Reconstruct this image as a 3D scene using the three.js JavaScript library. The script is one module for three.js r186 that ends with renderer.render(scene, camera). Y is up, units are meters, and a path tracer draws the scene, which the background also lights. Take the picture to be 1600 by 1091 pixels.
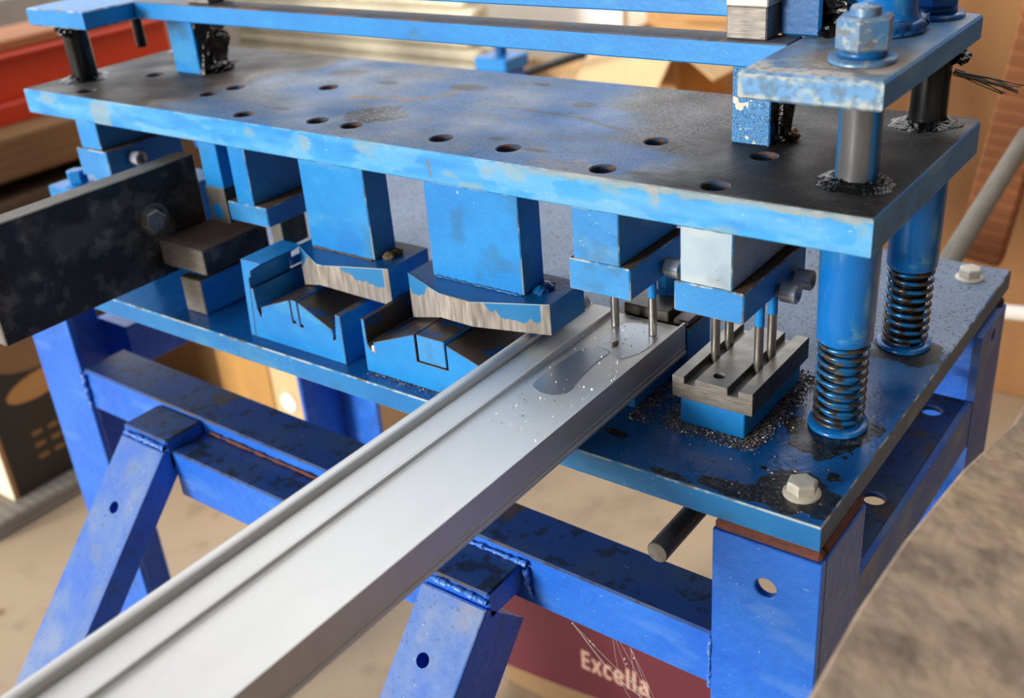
import * as THREE from 'three';
import { mergeGeometries } from 'three/addons/utils/BufferGeometryUtils.js';

// ---------------------------------------------------------------- camera, sky, exposure
const scene = new THREE.Scene();
const renderer = new THREE.WebGLRenderer({ antialias: true });
renderer.toneMapping = THREE.LinearToneMapping;
renderer.toneMappingExposure = 1.0;
renderer.shadowMap.enabled = true;

const camera = new THREE.PerspectiveCamera(2 * Math.atan(545.5 / 1675.45) * 180 / Math.PI, 1600 / 1091, 0.02, 60);
camera.position.set(0.20991, 0.46735, 0.59013);
camera.rotation.set(-0.478651, 0.670891, -0.0843622, 'YXZ');
camera.focus = 0.86;
camera.userData.fStop = 5.0;

// bright overcast sky: even, a little brighter overhead
{
  const w = 64, h = 32, d = new Float32Array(w * h * 4);
  for (let y = 0; y < h; y++) for (let x = 0; x < w; x++) {
    const el = Math.max(0, Math.sin(((y + 0.5) / h - 0.5) * Math.PI)), k = 0.82 + 0.36 * el;
    d.set([1.0 * k, 1.01 * k, 1.04 * k, 1], (y * w + x) * 4);
  }
  const sky = new THREE.DataTexture(d, w, h, THREE.RGBAFormat, THREE.FloatType);
  sky.mapping = THREE.EquirectangularReflectionMapping; sky.magFilter = THREE.LinearFilter; sky.needsUpdate = true;
  scene.background = sky; scene.environment = sky;
  scene.backgroundIntensity = 2.05; scene.environmentIntensity = 2.05;
}
// hazy sun standing low in front of the open doorway, very soft
const sun = new THREE.DirectionalLight(0xfff4e6, 4.0);
sun.position.set(-2.6, 1.05, 6.0); sun.target.position.set(-0.4, 0, -0.2); scene.add(sun, sun.target);
sun.castShadow = true; sun.shadow.radius = 26; sun.shadow.mapSize.set(2048, 2048);
Object.assign(sun.shadow.camera, { left: -4, right: 4, top: 4, bottom: -4, near: 0.1, far: 14 });

// ---------------------------------------------------------------- helpers
let seed = 7;
const rnd = () => { seed = (seed * 1664525 + 1013904223) >>> 0; return seed / 4294967296; };
const rr = (a, b) => a + (b - a) * rnd();
const clamp = (x, a = 0, b = 1) => Math.min(b, Math.max(a, x));
const sstep = (a, b, x) => { const t = clamp((x - a) / (b - a)); return t * t * (3 - 2 * t); };
const mix = (a, b, t) => a.map((v, i) => v + (b[i] - v) * t);
const LAT = new Float32Array(65536); { let q = 12345; for (let i = 0; i < 65536; i++) { q = (Math.imul(q, 1664525) + 1013904223) >>> 0; LAT[i] = ((q ^ (q >>> 15)) >>> 0) / 4294967296; } }
const hash = (x, y, s = 0) => LAT[(x + s * 37 & 255) + ((y + s * 101 & 255) << 8)];
function vnoise(x, y, p = 0, s = 0) {           // value noise, period p cells (0 = none)
  const fx0 = Math.floor(x), fy0 = Math.floor(y), fx = x - fx0, fy = y - fy0; let x0 = fx0, y0 = fy0, x1 = fx0 + 1, y1 = fy0 + 1;
  if (p) { x0 %= p; if (x0 < 0) x0 += p; y0 %= p; if (y0 < 0) y0 += p; x1 = x0 + 1 === p ? 0 : x0 + 1; y1 = y0 + 1 === p ? 0 : y0 + 1; }
  const u = fx * fx * (3 - 2 * fx), v = fy * fy * (3 - 2 * fy), sx = s * 37, r0 = (y0 + s * 101 & 255) << 8, r1 = (y1 + s * 101 & 255) << 8, c0 = x0 + sx & 255, c1 = x1 + sx & 255;
  const a = LAT[c0 + r0], b = LAT[c1 + r0], c = LAT[c0 + r1], d = LAT[c1 + r1];
  return a + (b - a) * u + (c - a) * v + (a - b - c + d) * u * v;
}
function fbm(x, y, o = 4, p = 0, s = 0) { let v = 0, a = 0.5, t = 0; for (let i = 0; i < o; i++) { v += a * vnoise(x, y, p, s + i); t += a; a *= 0.5; x *= 2; y *= 2; p *= 2; } return v / t; }
function tex(w, h, fn, srgb = true, repeat = null) {
  const d = new Uint8Array(w * h * 4);
  for (let y = 0; y < h; y++) for (let x = 0; x < w; x++) {
    const c = fn((x + 0.5) / w, (y + 0.5) / h), o = (y * w + x) * 4;
    if (typeof c === 'number') d[o] = d[o + 1] = d[o + 2] = clamp(c) * 255; else { d[o] = clamp(c[0], 0, 255); d[o + 1] = clamp(c[1], 0, 255); d[o + 2] = clamp(c[2], 0, 255); }
    d[o + 3] = 255;
  }
  const t = new THREE.DataTexture(d, w, h); t.magFilter = THREE.LinearFilter; t.wrapS = t.wrapT = THREE.RepeatWrapping;
  if (srgb) t.colorSpace = THREE.SRGBColorSpace;
  if (repeat) t.repeat.set(repeat[0], repeat[1]);
  t.needsUpdate = true; return t;
}

// ---- geometry
function flat(g) { const n = g.index ? g.toNonIndexed() : g; return n; }
function boxUV(g) {                              // uv in metres by the dominant direction of each face
  g = flat(g); const p = g.attributes.position, uv = new Float32Array(p.count * 2), a = new THREE.Vector3(), b = new THREE.Vector3(), c = new THREE.Vector3(), n = new THREE.Vector3();
  for (let i = 0; i < p.count; i += 3) {
    a.fromBufferAttribute(p, i); b.fromBufferAttribute(p, i + 1); c.fromBufferAttribute(p, i + 2);
    n.copy(b).sub(a).cross(c.clone().sub(a)); const ax = Math.abs(n.x), ay = Math.abs(n.y), az = Math.abs(n.z);
    [a, b, c].forEach((q, k) => { const s = ay >= ax && ay >= az ? [q.x, -q.z] : ax >= az ? [q.z, q.y] : [q.x, q.y]; uv[(i + k) * 2] = s[0]; uv[(i + k) * 2 + 1] = s[1]; });
  }
  g.setAttribute('uv', new THREE.BufferAttribute(uv, 2)); return g;
}
function finish(g) { g = flat(g); if (!g.attributes.normal) g.computeVertexNormals(); for (const k of Object.keys(g.attributes)) if (!['position', 'normal', 'uv'].includes(k)) g.deleteAttribute(k); return g; }
function box(x0, x1, y0, y1, z0, z1, b = 0.0008) {   // box with chamfered edges
  const sx = (x1 - x0) / 2, sy = (y1 - y0) / 2, sz = (z1 - z0) / 2, P = [];
  b = Math.min(b, sx * 0.6, sy * 0.6, sz * 0.6);
  const V = (i, j, k, ax) => [(ax === 0 ? sx : sx - b) * i, (ax === 1 ? sy : sy - b) * j, (ax === 2 ? sz : sz - b) * k];
  const tri = (A, B, C) => {
    const n = new THREE.Vector3(...B).sub(new THREE.Vector3(...A)).cross(new THREE.Vector3(...C).sub(new THREE.Vector3(...A)));
    const m = new THREE.Vector3(A[0] + B[0] + C[0], A[1] + B[1] + C[1], A[2] + B[2] + C[2]);
    P.push(...A, ...(n.dot(m) >= 0 ? [...B, ...C] : [...C, ...B]));
  };
  const quad = (A, B, C, D) => { tri(A, B, C); tri(A, C, D); };
  for (const s of [-1, 1]) {
    quad(V(s, -1, -1, 0), V(s, 1, -1, 0), V(s, 1, 1, 0), V(s, -1, 1, 0));
    quad(V(-1, s, -1, 1), V(1, s, -1, 1), V(1, s, 1, 1), V(-1, s, 1, 1));
    quad(V(-1, -1, s, 2), V(1, -1, s, 2), V(1, 1, s, 2), V(-1, 1, s, 2));
    for (const t of [-1, 1]) {
      quad(V(s, t, -1, 0), V(s, t, 1, 0), V(s, t, 1, 1), V(s, t, -1, 1));
      quad(V(s, -1, t, 0), V(s, 1, t, 0), V(s, 1, t, 2), V(s, -1, t, 2));
      quad(V(-1, s, t, 1), V(1, s, t, 1), V(1, s, t, 2), V(-1, s, t, 2));
      for (const r of [-1, 1]) tri(V(s, t, r, 0), V(s, t, r, 1), V(s, t, r, 2));
    }
  }
  const g = new THREE.BufferGeometry(); g.setAttribute('position', new THREE.Float32BufferAttribute(P, 3)); g.computeVertexNormals();
  g.translate((x0 + x1) / 2, (y0 + y1) / 2, (z0 + z1) / 2); return boxUV(g);
}
const shapeOf = (pts, holes = []) => { const s = new THREE.Shape(pts.map((p) => new THREE.Vector2(...p))); for (const [x, y, r] of holes) { const h = new THREE.Path(); h.absarc(x, y, r, 0, Math.PI * 2, true); s.holes.push(h); } return s; };
function prismZ(pts, z0, z1, bevel = 0.0005, holes = []) {   // outline in x, y, drawn out along z
  const g = new THREE.ExtrudeGeometry(shapeOf(pts, holes), { depth: z1 - z0 - 2 * bevel, bevelEnabled: bevel > 0, bevelThickness: bevel, bevelSize: bevel, bevelOffset: -bevel, bevelSegments: 1, curveSegments: 20 });
  g.translate(0, 0, z0 + bevel); g.clearGroups(); return boxUV(g);
}
function prismY(pts, y0, y1, bevel = 0.0005, holes = []) {   // outline in x, z, drawn out along y
  const g = new THREE.ExtrudeGeometry(shapeOf(pts.map(([x, z]) => [x, -z]), holes.map(([x, z, r]) => [x, -z, r])), { depth: y1 - y0 - 2 * bevel, bevelEnabled: bevel > 0, bevelThickness: bevel, bevelSize: bevel, bevelOffset: -bevel, bevelSegments: 1, curveSegments: 20 });
  g.rotateX(-Math.PI / 2); g.translate(0, y0 + bevel, 0); g.clearGroups(); return boxUV(g);
}
function bladePrism(front, zBack, yTop) {          // front: [x, z, y of the lower edge] from one end to the other; flat top, stepped underside
  const P = [], n = front.length, F = (i) => front[i], q = (a, b, c, d) => P.push(...a, ...b, ...c, ...a, ...c, ...d);
  for (let i = 0; i + 1 < n; i++) {
    const [x0, z0, y0] = F(i), [x1, z1, y1] = F(i + 1);
    q([x0, y0, z0], [x1, y1, z1], [x1, yTop, z1], [x0, yTop, z0]); q([x1, y1, zBack], [x0, y0, zBack], [x0, yTop, zBack], [x1, yTop, zBack]);
    q([x0, yTop, z0], [x1, yTop, z1], [x1, yTop, zBack], [x0, yTop, zBack]); q([x0, y0, zBack], [x1, y1, zBack], [x1, y1, z1], [x0, y0, z0]);
  }
  const a = F(0), b = F(n - 1); q([a[0], a[2], zBack], [a[0], a[2], a[1]], [a[0], yTop, a[1]], [a[0], yTop, zBack]); q([b[0], b[2], b[1]], [b[0], b[2], zBack], [b[0], yTop, zBack], [b[0], yTop, b[1]]);
  const g = new THREE.BufferGeometry(); g.setAttribute('position', new THREE.Float32BufferAttribute(P, 3)); g.computeVertexNormals(); return boxUV(g);
}
function byNormal(g, pick) {                     // groups of one geometry by face direction: pick(normal, centre) -> material index
  g = flat(g); const p = g.attributes.position, tri = [], a = new THREE.Vector3(), b = new THREE.Vector3(), c = new THREE.Vector3();
  for (let i = 0; i < p.count; i += 3) { a.fromBufferAttribute(p, i); b.fromBufferAttribute(p, i + 1); c.fromBufferAttribute(p, i + 2); const n = b.clone().sub(a).cross(c.clone().sub(a)).normalize(); tri.push([i, pick(n, a.clone().add(b).add(c).divideScalar(3))]); }
  tri.sort((s, t) => s[1] - t[1]);
  const out = new THREE.BufferGeometry();
  for (const k of Object.keys(g.attributes)) { const A = g.attributes[k], n = A.itemSize, v = new Float32Array(p.count * n); tri.forEach(([i], j) => { for (let q = 0; q < 3 * n; q++) v[j * 3 * n + q] = A.array[i * n + q]; }); out.setAttribute(k, new THREE.BufferAttribute(v, n)); }
  let s = 0; for (let j = 1; j <= tri.length; j++) if (j === tri.length || tri[j][1] !== tri[s][1]) { out.addGroup(s * 3, (j - s) * 3, tri[s][1]); s = j; }
  return out;
}
const chamfer = (n) => Math.max(Math.abs(n.x), Math.abs(n.y), Math.abs(n.z)) < 0.97;
const worn = (g, pick = () => 0, edge = 1) => byNormal(g, (n, c) => chamfer(n) ? edge : pick(n, c));
function lathe(pts, seg = 40) { const g = new THREE.LatheGeometry(pts.map(([r, y]) => new THREE.Vector2(r, y)), seg); const uv = g.attributes.uv; const r0 = Math.max(...pts.map((p) => p[0])), h = Math.abs(pts[pts.length - 1][1] - pts[0][1]) || 0.01; for (let i = 0; i < uv.count; i++) uv.setXY(i, uv.getX(i) * r0 * 6.28, uv.getY(i) * h); return g; }
function cyl(r, x, y0, y1, z, seg = 40, b = 0.0006) { return lathe([[0, y0], [r - b, y0], [r - b, y0], [r, y0 + b], [r, y0 + b], [r, y1 - b], [r, y1 - b], [r - b, y1], [r - b, y1], [0, y1]], seg).translate(x, 0, z); }
function hexPrism(af, y0, y1, chamfer = 0.0012) { // hexagon across flats af, top corners turned off
  const R = af / Math.sqrt(3), P = []; for (let i = 0; i < 6; i++) P.push([R * Math.cos(i * Math.PI / 3 + 0.35), R * Math.sin(i * Math.PI / 3 + 0.35)]);
  return prismY(P, y0, y1, chamfer);
}
function hexBolt(af, head, flange) {              // a flange bolt head standing on y = 0
  const g = [hexPrism(af, 0.002, head, 0.0014), lathe([[0, 0], [flange, 0], [flange, 0], [flange, 0.0012], [flange, 0.0012], [af * 0.52, 0.0042], [0, 0.0042]], 36)].map((q) => { q = finish(q); return q; });
  g.push(finish(lathe([[af * 0.40, head], [af * 0.36, head + 0.0004], [0, head + 0.0004]], 24)));
  return mergeGeometries(g);
}
function tube(pts, r, seg = 60, rad = 10, closed = false) { return new THREE.TubeGeometry(new THREE.CatmullRomCurve3(pts.map((p) => new THREE.Vector3(...p)), closed), seg, r, rad, closed); }
function rod(a, b, r, rad = 20) {                 // straight bar with flat ends
  const A = new THREE.Vector3(...a), B = new THREE.Vector3(...b), L = A.distanceTo(B), g = lathe([[0, 0], [r * 0.92, 0], [r * 0.92, 0], [r, r * 0.08], [r, r * 0.08], [r, L - r * 0.08], [r, L - r * 0.08], [r * 0.92, L], [r * 0.92, L], [0, L]], rad);
  g.applyQuaternion(new THREE.Quaternion().setFromUnitVectors(new THREE.Vector3(0, 1, 0), B.clone().sub(A).normalize())); return g.translate(...a);
}
function lump(x, y, z, sx, sy, sz, s = 1, rough = 0.5, det = 3) {   // irregular blob
  const g = new THREE.IcosahedronGeometry(1, det), p = g.attributes.position, v = new THREE.Vector3();
  for (let i = 0; i < p.count; i++) { v.fromBufferAttribute(p, i); const k = 1 + rough * (fbm(v.x * 2.2 + s * 7.1 + 9, v.y * 2.2 + v.z * 1.7 + s * 3.3 + 9, 3) - 0.5) * 2; p.setXYZ(i, v.x * k * sx, v.y * k * sy, v.z * k * sz); }
  g.computeVertexNormals(); g.translate(x, y, z); return boxUV(g);
}
function greaseRing(x, y, z, r0, s) {             // a low uneven heap round a post
  const NA = 72, NR = 10, P = [], I = [];
  for (let i = 0; i <= NR; i++) for (let k = 0; k < NA; k++) { const a = k / NA * 6.28319, t = i / NR, o = 0.004 + 0.018 * fbm(Math.cos(a) * 1.6 + s * 5, Math.sin(a) * 1.6 + s * 5, 4), r = r0 + o * t, h = Math.max(0, (1 - t) * 0.0034 * (0.2 + 1.6 * fbm(Math.cos(a) * r * 330 + s, Math.sin(a) * r * 330 + s, 3)) + 0.0012 * (1 - t * t)); P.push(x + r * Math.cos(a), y + h - (i === NR ? 0.0004 : 0), z + r * Math.sin(a)); }
  for (let i = 0; i < NR; i++) for (let k = 0; k < NA; k++) { const a = i * NA + k, b = i * NA + (k + 1) % NA, c = a + NA, d = b + NA; I.push(a, b, c, b, d, c); }
  const g = new THREE.BufferGeometry(); g.setAttribute('position', new THREE.Float32BufferAttribute(P, 3)); g.setIndex(I); g.computeVertexNormals(); return boxUV(g);
}
function weld(pts, r, s = 1) {                    // a beaded weld along a line of points
  const g = tube(pts, r, 70, 9), p = g.attributes.position, n = g.attributes.normal;
  for (let i = 0; i < p.count; i++) { const k = r * 2.2 * (fbm(p.getX(i) * 210 + s * 9, p.getY(i) * 210 + p.getZ(i) * 190, 3) - 0.52); p.setXYZ(i, p.getX(i) + n.getX(i) * k, p.getY(i) + n.getY(i) * k, p.getZ(i) + n.getZ(i) * k); }
  g.computeVertexNormals(); return boxUV(g);
}

// ---- scene objects
const used = new Map(), pivots = new Map();
function numbered(n) { const k = used.get(n) ?? 0; used.set(n, k + 1); return k ? n + '_' + String(k).padStart(3, '0') : n; }
function shade(o) { o.traverse((m) => { if (m.isMesh) { m.castShadow = true; m.receiveShadow = true; } }); return o; }
function thing(name, label, category, [x, y, z] = [0, 0, 0], group = null, kind = null) {
  const o = new THREE.Group(); o.name = numbered(name); o.position.set(x, y, z); o.userData = { label, category }; if (group) o.userData.group = group; if (kind) o.userData.kind = kind;
  pivots.set(o, [x, y, z]); scene.add(o); return o;
}
function part(name, geo, mat, parent, label = null) {
  if (Array.isArray(geo)) geo = mergeGeometries(geo.map((g) => finish(g)));
  const pv = pivots.get(parent); geo.translate(-pv[0], -pv[1], -pv[2]);
  const m = new THREE.Mesh(geo, mat); m.name = name; m.castShadow = m.receiveShadow = true; if (label) m.userData.label = label; pivots.set(m, pv); parent.add(m); return m;
}
function one(name, geo, mat, label, category, pos = [0, 0, 0], group = null, kind = null) {
  if (Array.isArray(geo)) geo = mergeGeometries(geo.map((g) => finish(g)));
  geo.translate(-pos[0], -pos[1], -pos[2]); const m = new THREE.Mesh(geo, mat); m.name = numbered(name); m.position.set(...pos); m.castShadow = m.receiveShadow = true;
  m.userData = { label, category }; if (group) m.userData.group = group; if (kind) m.userData.kind = kind; pivots.set(m, pos); scene.add(m); return m;
}
function struct(name, geo, mat, label) { const m = new THREE.Mesh(geo, mat); m.name = name; m.castShadow = m.receiveShadow = true; m.userData = { kind: 'structure', label, category: name.split('_')[0] }; scene.add(m); pivots.set(m, [0, 0, 0]); return m; }

// ---------------------------------------------------------------- materials
const std = (o) => new THREE.MeshStandardMaterial(o), phy = (o) => new THREE.MeshPhysicalMaterial(o);
// painted steel: even colour, small mottling, chips down to grey and white specks
function paintTex(base, dark, chip, chips, s) {
  return tex(512, 512, (u, v) => {
    const a = fbm(u * 8, v * 8, 4, 8, s), b = fbm(u * 40, v * 40, 3, 40, s + 9), sm = fbm(u * 6, v * 18, 4, 6, s + 17);
    let c = mix(base, dark, clamp((a - 0.35) * 1.7) * 0.7 + (b - 0.5) * 0.35);
    c = mix(c, chip, sstep(0.58, 0.76, sm) * 0.34);                                     // rubbed, chalky patches
    const gr = fbm(u * 11, v * 11, 4, 11, s + 23); c = mix(c, [66, 72, 78], sstep(0.64, 0.80, gr) * 0.22);   // smeared dirt
    const w = fbm(u * 12, v * 12, 2, 12, s + 40), sp = vnoise(u * 240, v * 240, 240, s + 31);
    if (sp > 0.985 - chips * Math.max(0, w - 0.45)) c = mix(c, [206, 212, 214], 0.6);   // specks down to filler
    if (vnoise(u * 120, v * 120, 120, s + 50) > 0.985) c = mix(c, [92, 78, 68], 0.6);
    return c;
  }, true, [2.5, 2.5]);
}
const peel = tex(512, 512, (u, v) => fbm(u * 60, v * 60, 3, 60, 3), false, [5, 5]);
const mPaint = phy({ map: paintTex([16, 132, 208], [6, 108, 188], [104, 160, 196], 0.06, 1), roughness: 0.4, bumpMap: peel, bumpScale: 0.00012 });
const mPaintChipped = phy({ map: paintTex([44, 136, 204], [18, 112, 188], [158, 178, 190], 0.22, 2), roughness: 0.48, bumpMap: peel, bumpScale: 0.00015 });
const mPaintGrey = phy({ map: paintTex([160, 182, 198], [132, 160, 182], [196, 200, 196], 0.1, 3), roughness: 0.5 });
const mPaintOily = phy({ map: paintTex([10, 92, 156], [6, 72, 128], [52, 60, 66], 0.08, 4), roughness: 0.32, bumpMap: peel, bumpScale: 0.00012 });
const mSpeckled = phy({ map: tex(512, 512, (u, v) => { const g = vnoise(u * 230, v * 230, 230, 611), h = vnoise(u * 250, v * 250, 250, 614), a = fbm(u * 6, v * 6, 4, 6, 617); let c = mix([40, 116, 176], [70, 140, 196], a); if (g > 0.7) c = mix(c, [24, 52, 84], 0.75); if (h > 0.82) c = mix(c, [196, 206, 212], 0.6); if (fbm(u * 14, v * 14, 3, 14, 620) > 0.72) c = [206, 200, 186]; return c; }, true, [6, 6]), roughness: 0.6 });
const royalPeel = tex(512, 512, (u, v) => fbm(u * 34, v * 34, 3, 34, 5), false, [4, 4]);
const mRoyal = phy({ map: paintTex([42, 112, 216], [24, 90, 202], [110, 146, 214], 0.14, 5), roughness: 0.36, bumpMap: royalPeel, bumpScale: 0.0009 });
const mRoyalDusty = phy({ map: tex(512, 512, (u, v) => {
  const a = fbm(u * 10, v * 10, 4, 10, 61), b = fbm(u * 60, v * 60, 2, 60, 66);
  let c = mix([50, 102, 196], [126, 142, 174], clamp((a - 0.34) * 1.9));
  if (vnoise(u * 150, v * 150, 150, 70) > 0.90) c = mix(c, [40, 56, 104], 0.5 * b + 0.15);
  if (vnoise(u * 200, v * 200, 200, 75) > 0.985) c = [214, 222, 234];
  return mix(c, [150, 140, 138], sstep(0.62, 0.8, fbm(u * 14, v * 14, 4, 14, 78)) * 0.3);
}, true, [2.5, 2.5]), roughness: 0.5, bumpMap: royalPeel, bumpScale: 0.0005 });
const mRoyalTop = phy({ map: tex(512, 512, (u, v) => {
  const a = fbm(u * 6, v * 6, 5, 6, 81), b = fbm(u * 40, v * 40, 3, 40, 84);
  let c = mix([26, 66, 140], [78, 86, 98], clamp((a - 0.38) * 2.2) * 0.7); c = mix(c, [30, 32, 40], sstep(0.58, 0.72, b) * 0.6); c = mix(c, [92, 66, 52], sstep(0.66, 0.74, fbm(u * 9, v * 9, 4, 9, 87)) * 0.7);
  if (vnoise(u * 200, v * 200, 200, 90) > 0.988) c = mix(c, [200, 205, 212], 0.7);
  return c;
}, true, [2.5, 2.5]), roughness: 0.42 });
const mEdge = phy({ map: tex(512, 512, (u, v) => { const a = fbm(u * 40, v * 40, 3, 40, 95), b = fbm(u * 12, v * 12, 3, 12, 98); let c = mix([52, 132, 194], [176, 190, 196], sstep(0.42, 0.62, a * 0.6 + b * 0.4)); return mix(c, [118, 92, 70], sstep(0.6, 0.68, fbm(u * 26, v * 26, 3, 26, 99)) * 0.7); }, true, [3, 3]), roughness: 0.5 });
const brush = tex(512, 512, (u, v) => 0.5 + 0.5 * (fbm(u * 8, v * 220, 3, 4, 101) - 0.5), false, [12, 12]);
const mSteel = std({ color: 0xb8b6b0, metalness: 1, roughness: 0.34, bumpMap: brush, bumpScale: 0.00006 });
const mSteelWorn = std({ map: tex(512, 512, (u, v) => { const a = fbm(u * 6, v * 6, 4, 6, 111), s = fbm(u * 100, v * 6, 2, 2, 113); return mix([172, 170, 164], [104, 104, 102], clamp((a - 0.3) * 1.6) * 0.7 + (s - 0.5) * 0.4); }, true, [8, 8]), metalness: 0.85, roughness: 0.42, bumpMap: brush, bumpScale: 0.00008 });
const mSteelDark = std({ map: tex(512, 512, (u, v) => { const a = fbm(u * 10, v * 10, 4, 10, 121), s = fbm(u * 160, v * 10, 2, 2, 123); return mix([92, 86, 80], [48, 45, 43], clamp((a - 0.25) * 1.6) * 0.8 + (s - 0.5) * 0.3); }, true, [8, 8]), metalness: 0.6, roughness: 0.38, bumpMap: brush, bumpScale: 0.0001 });
const mRoof = std({ map: tex(512, 512, (u, v) => { const a = fbm(u * 5, v * 5, 4, 5, 131), b = fbm(u * 9, v * 9, 4, 9, 136); let c = mix([96, 84, 76], [58, 50, 46], a); if (b > 0.60) c = mix(c, [16, 76, 140], clamp((b - 0.60) * 14)); return c; }, true, [9, 9]), metalness: 0.35, roughness: 0.4, bumpMap: brush, bumpScale: 0.0001 });
const mScale = std({ map: tex(512, 512, (u, v) => { const a = fbm(u * 9, v * 9, 5, 9, 141), b = fbm(u * 26, v * 26, 3, 26, 147); return mix([38, 36, 34], [104, 98, 90], sstep(0.42, 0.68, a) * 0.55 + sstep(0.56, 0.72, b) * 0.5); }, true, [3, 3]), metalness: 0.25, roughness: 0.55, bumpMap: tex(512, 512, (u, v) => fbm(u * 14, v * 14, 4, 14, 149), false, [3, 3]), bumpScale: 0.004 });
const mBar = std({ map: tex(512, 512, (u, v) => mix([118, 112, 104], [88, 84, 78], fbm(u * 20, v * 20, 3, 20, 151)), true, [6, 6]), metalness: 0.3, roughness: 0.55 });
const mBareGrey = std({ map: tex(512, 512, (u, v) => { const s = fbm(u * 14, v * 120, 3, 14, 161), a = fbm(u * 10, v * 10, 3, 10, 164); return mix([150, 148, 144], [88, 86, 84], clamp(s * 1.5 - 0.4) * 0.6 + a * 0.3); }, true, [10, 10]), metalness: 0.5, roughness: 0.5 });
const mZinc = std({ map: tex(256, 256, (u, v) => mix([214, 212, 200], [184, 182, 170], fbm(u * 12, v * 12, 4, 12, 171)), true, [20, 20]), metalness: 0.35, roughness: 0.5 });
const mGrease = phy({ map: tex(256, 256, (u, v) => mix([9, 9, 10], [30, 27, 25], clamp((fbm(u * 16, v * 16, 4, 16, 181) - 0.4) * 2)), true, [20, 20]), roughness: 0.22, bumpMap: tex(256, 256, (u, v) => fbm(u * 24, v * 24, 4, 24, 184), false, [20, 20]), bumpScale: 0.0008 });
const mPost = std({ map: tex(512, 512, (u, v) => { const a = fbm(u * 5, v * 8, 4, 5, 191); let c = mix([112, 116, 120], [58, 60, 64], clamp(a * 1.6 - 0.3)); c = mix(c, [40, 120, 190], sstep(0.50, 0.58, fbm(u * 6 + 3, v * 4, 4, 0, 196))); return c; }, true, [9, 9]), metalness: 0.45, roughness: 0.3 });
const mPostOily = std({ map: tex(512, 512, (u, v) => mix([62, 66, 70], [26, 27, 29], clamp(fbm(u * 9, v * 20, 4, 9, 201) * 1.6 - 0.3)), true, [9, 9]), metalness: 0.6, roughness: 0.22 });
const mSpring = phy({ map: tex(512, 512, (u, v) => { const a = fbm(u * 16, v * 16, 4, 16, 211); let c = mix([92, 88, 84], [44, 42, 42], a); c = mix(c, [28, 108, 172], sstep(0.50, 0.58, fbm(u * 7, v * 7, 3, 7, 215))); return c; }, true, [14, 14]), metalness: 0.35, roughness: 0.26 });
const mSleeve = phy({ map: tex(512, 512, (u, v) => { const a = fbm(u * 4, v * 4, 4, 4, 221), b = fbm(u * 60, v * 60, 2, 60, 226); let c = mix([22, 118, 200], [10, 96, 178], a); c = mix(c, [110, 138, 146], sstep(0.55, 0.75, a) * 0.4); c = mix(c, [176, 186, 182], sstep(0.62, 0.82, fbm(u * 9, v * 9, 4, 9, 229)) * 0.4); if (b > 0.93) c = mix(c, [60, 80, 96], 0.5); return c; }, true, [7, 7]), roughness: 0.2 });
const mAlu = std({ map: tex(1024, 256, (u, v) => { const s = fbm(u * 160, v * 3, 3, 1, 231), a = fbm(u * 6, v * 6, 3, 6, 236); return mix([222, 221, 217], [206, 205, 202], s * 0.7 + a * 0.4); }, true, [9, 3]), metalness: 0.75, roughness: 0.5 });
const mOilFilm = std({ color: 0xb2b8c0, metalness: 0.75, roughness: 0.3 });
const mRust = std({ map: tex(256, 256, (u, v) => mix([128, 66, 50], [74, 50, 44], fbm(u * 14, v * 30, 4, 14, 241)), true, [12, 12]), roughness: 0.85, bumpMap: peel, bumpScale: 0.0006 });
const mDust = std({ map: tex(256, 256, (u, v) => mix([116, 92, 68], [70, 58, 48], fbm(u * 20, v * 20, 4, 20, 246)), true, [14, 14]), roughness: 0.95 });
const mWeldBlue = phy({ map: paintTex([56, 116, 208], [26, 84, 184], [150, 170, 200], 0.6, 6), roughness: 0.35 });

// plate outlines
const UP = { x0: -1.004, x1: -0.004, z0: -0.3197, z1: -0.068, y0: 0.1748, y1: 0.2028 };
const BP = { x0: -1.03, x1: 0, z0: -0.496, z1: 0, y0: -0.0213, y1: 0 };
const POSTS = [[-0.0404, -0.134], [-0.0404, -0.291], [-0.972, -0.131], [-0.972, -0.288]];
const POST_HOLES = POSTS.map(([x, z]) => [x, z, 0.0153]);

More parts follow.
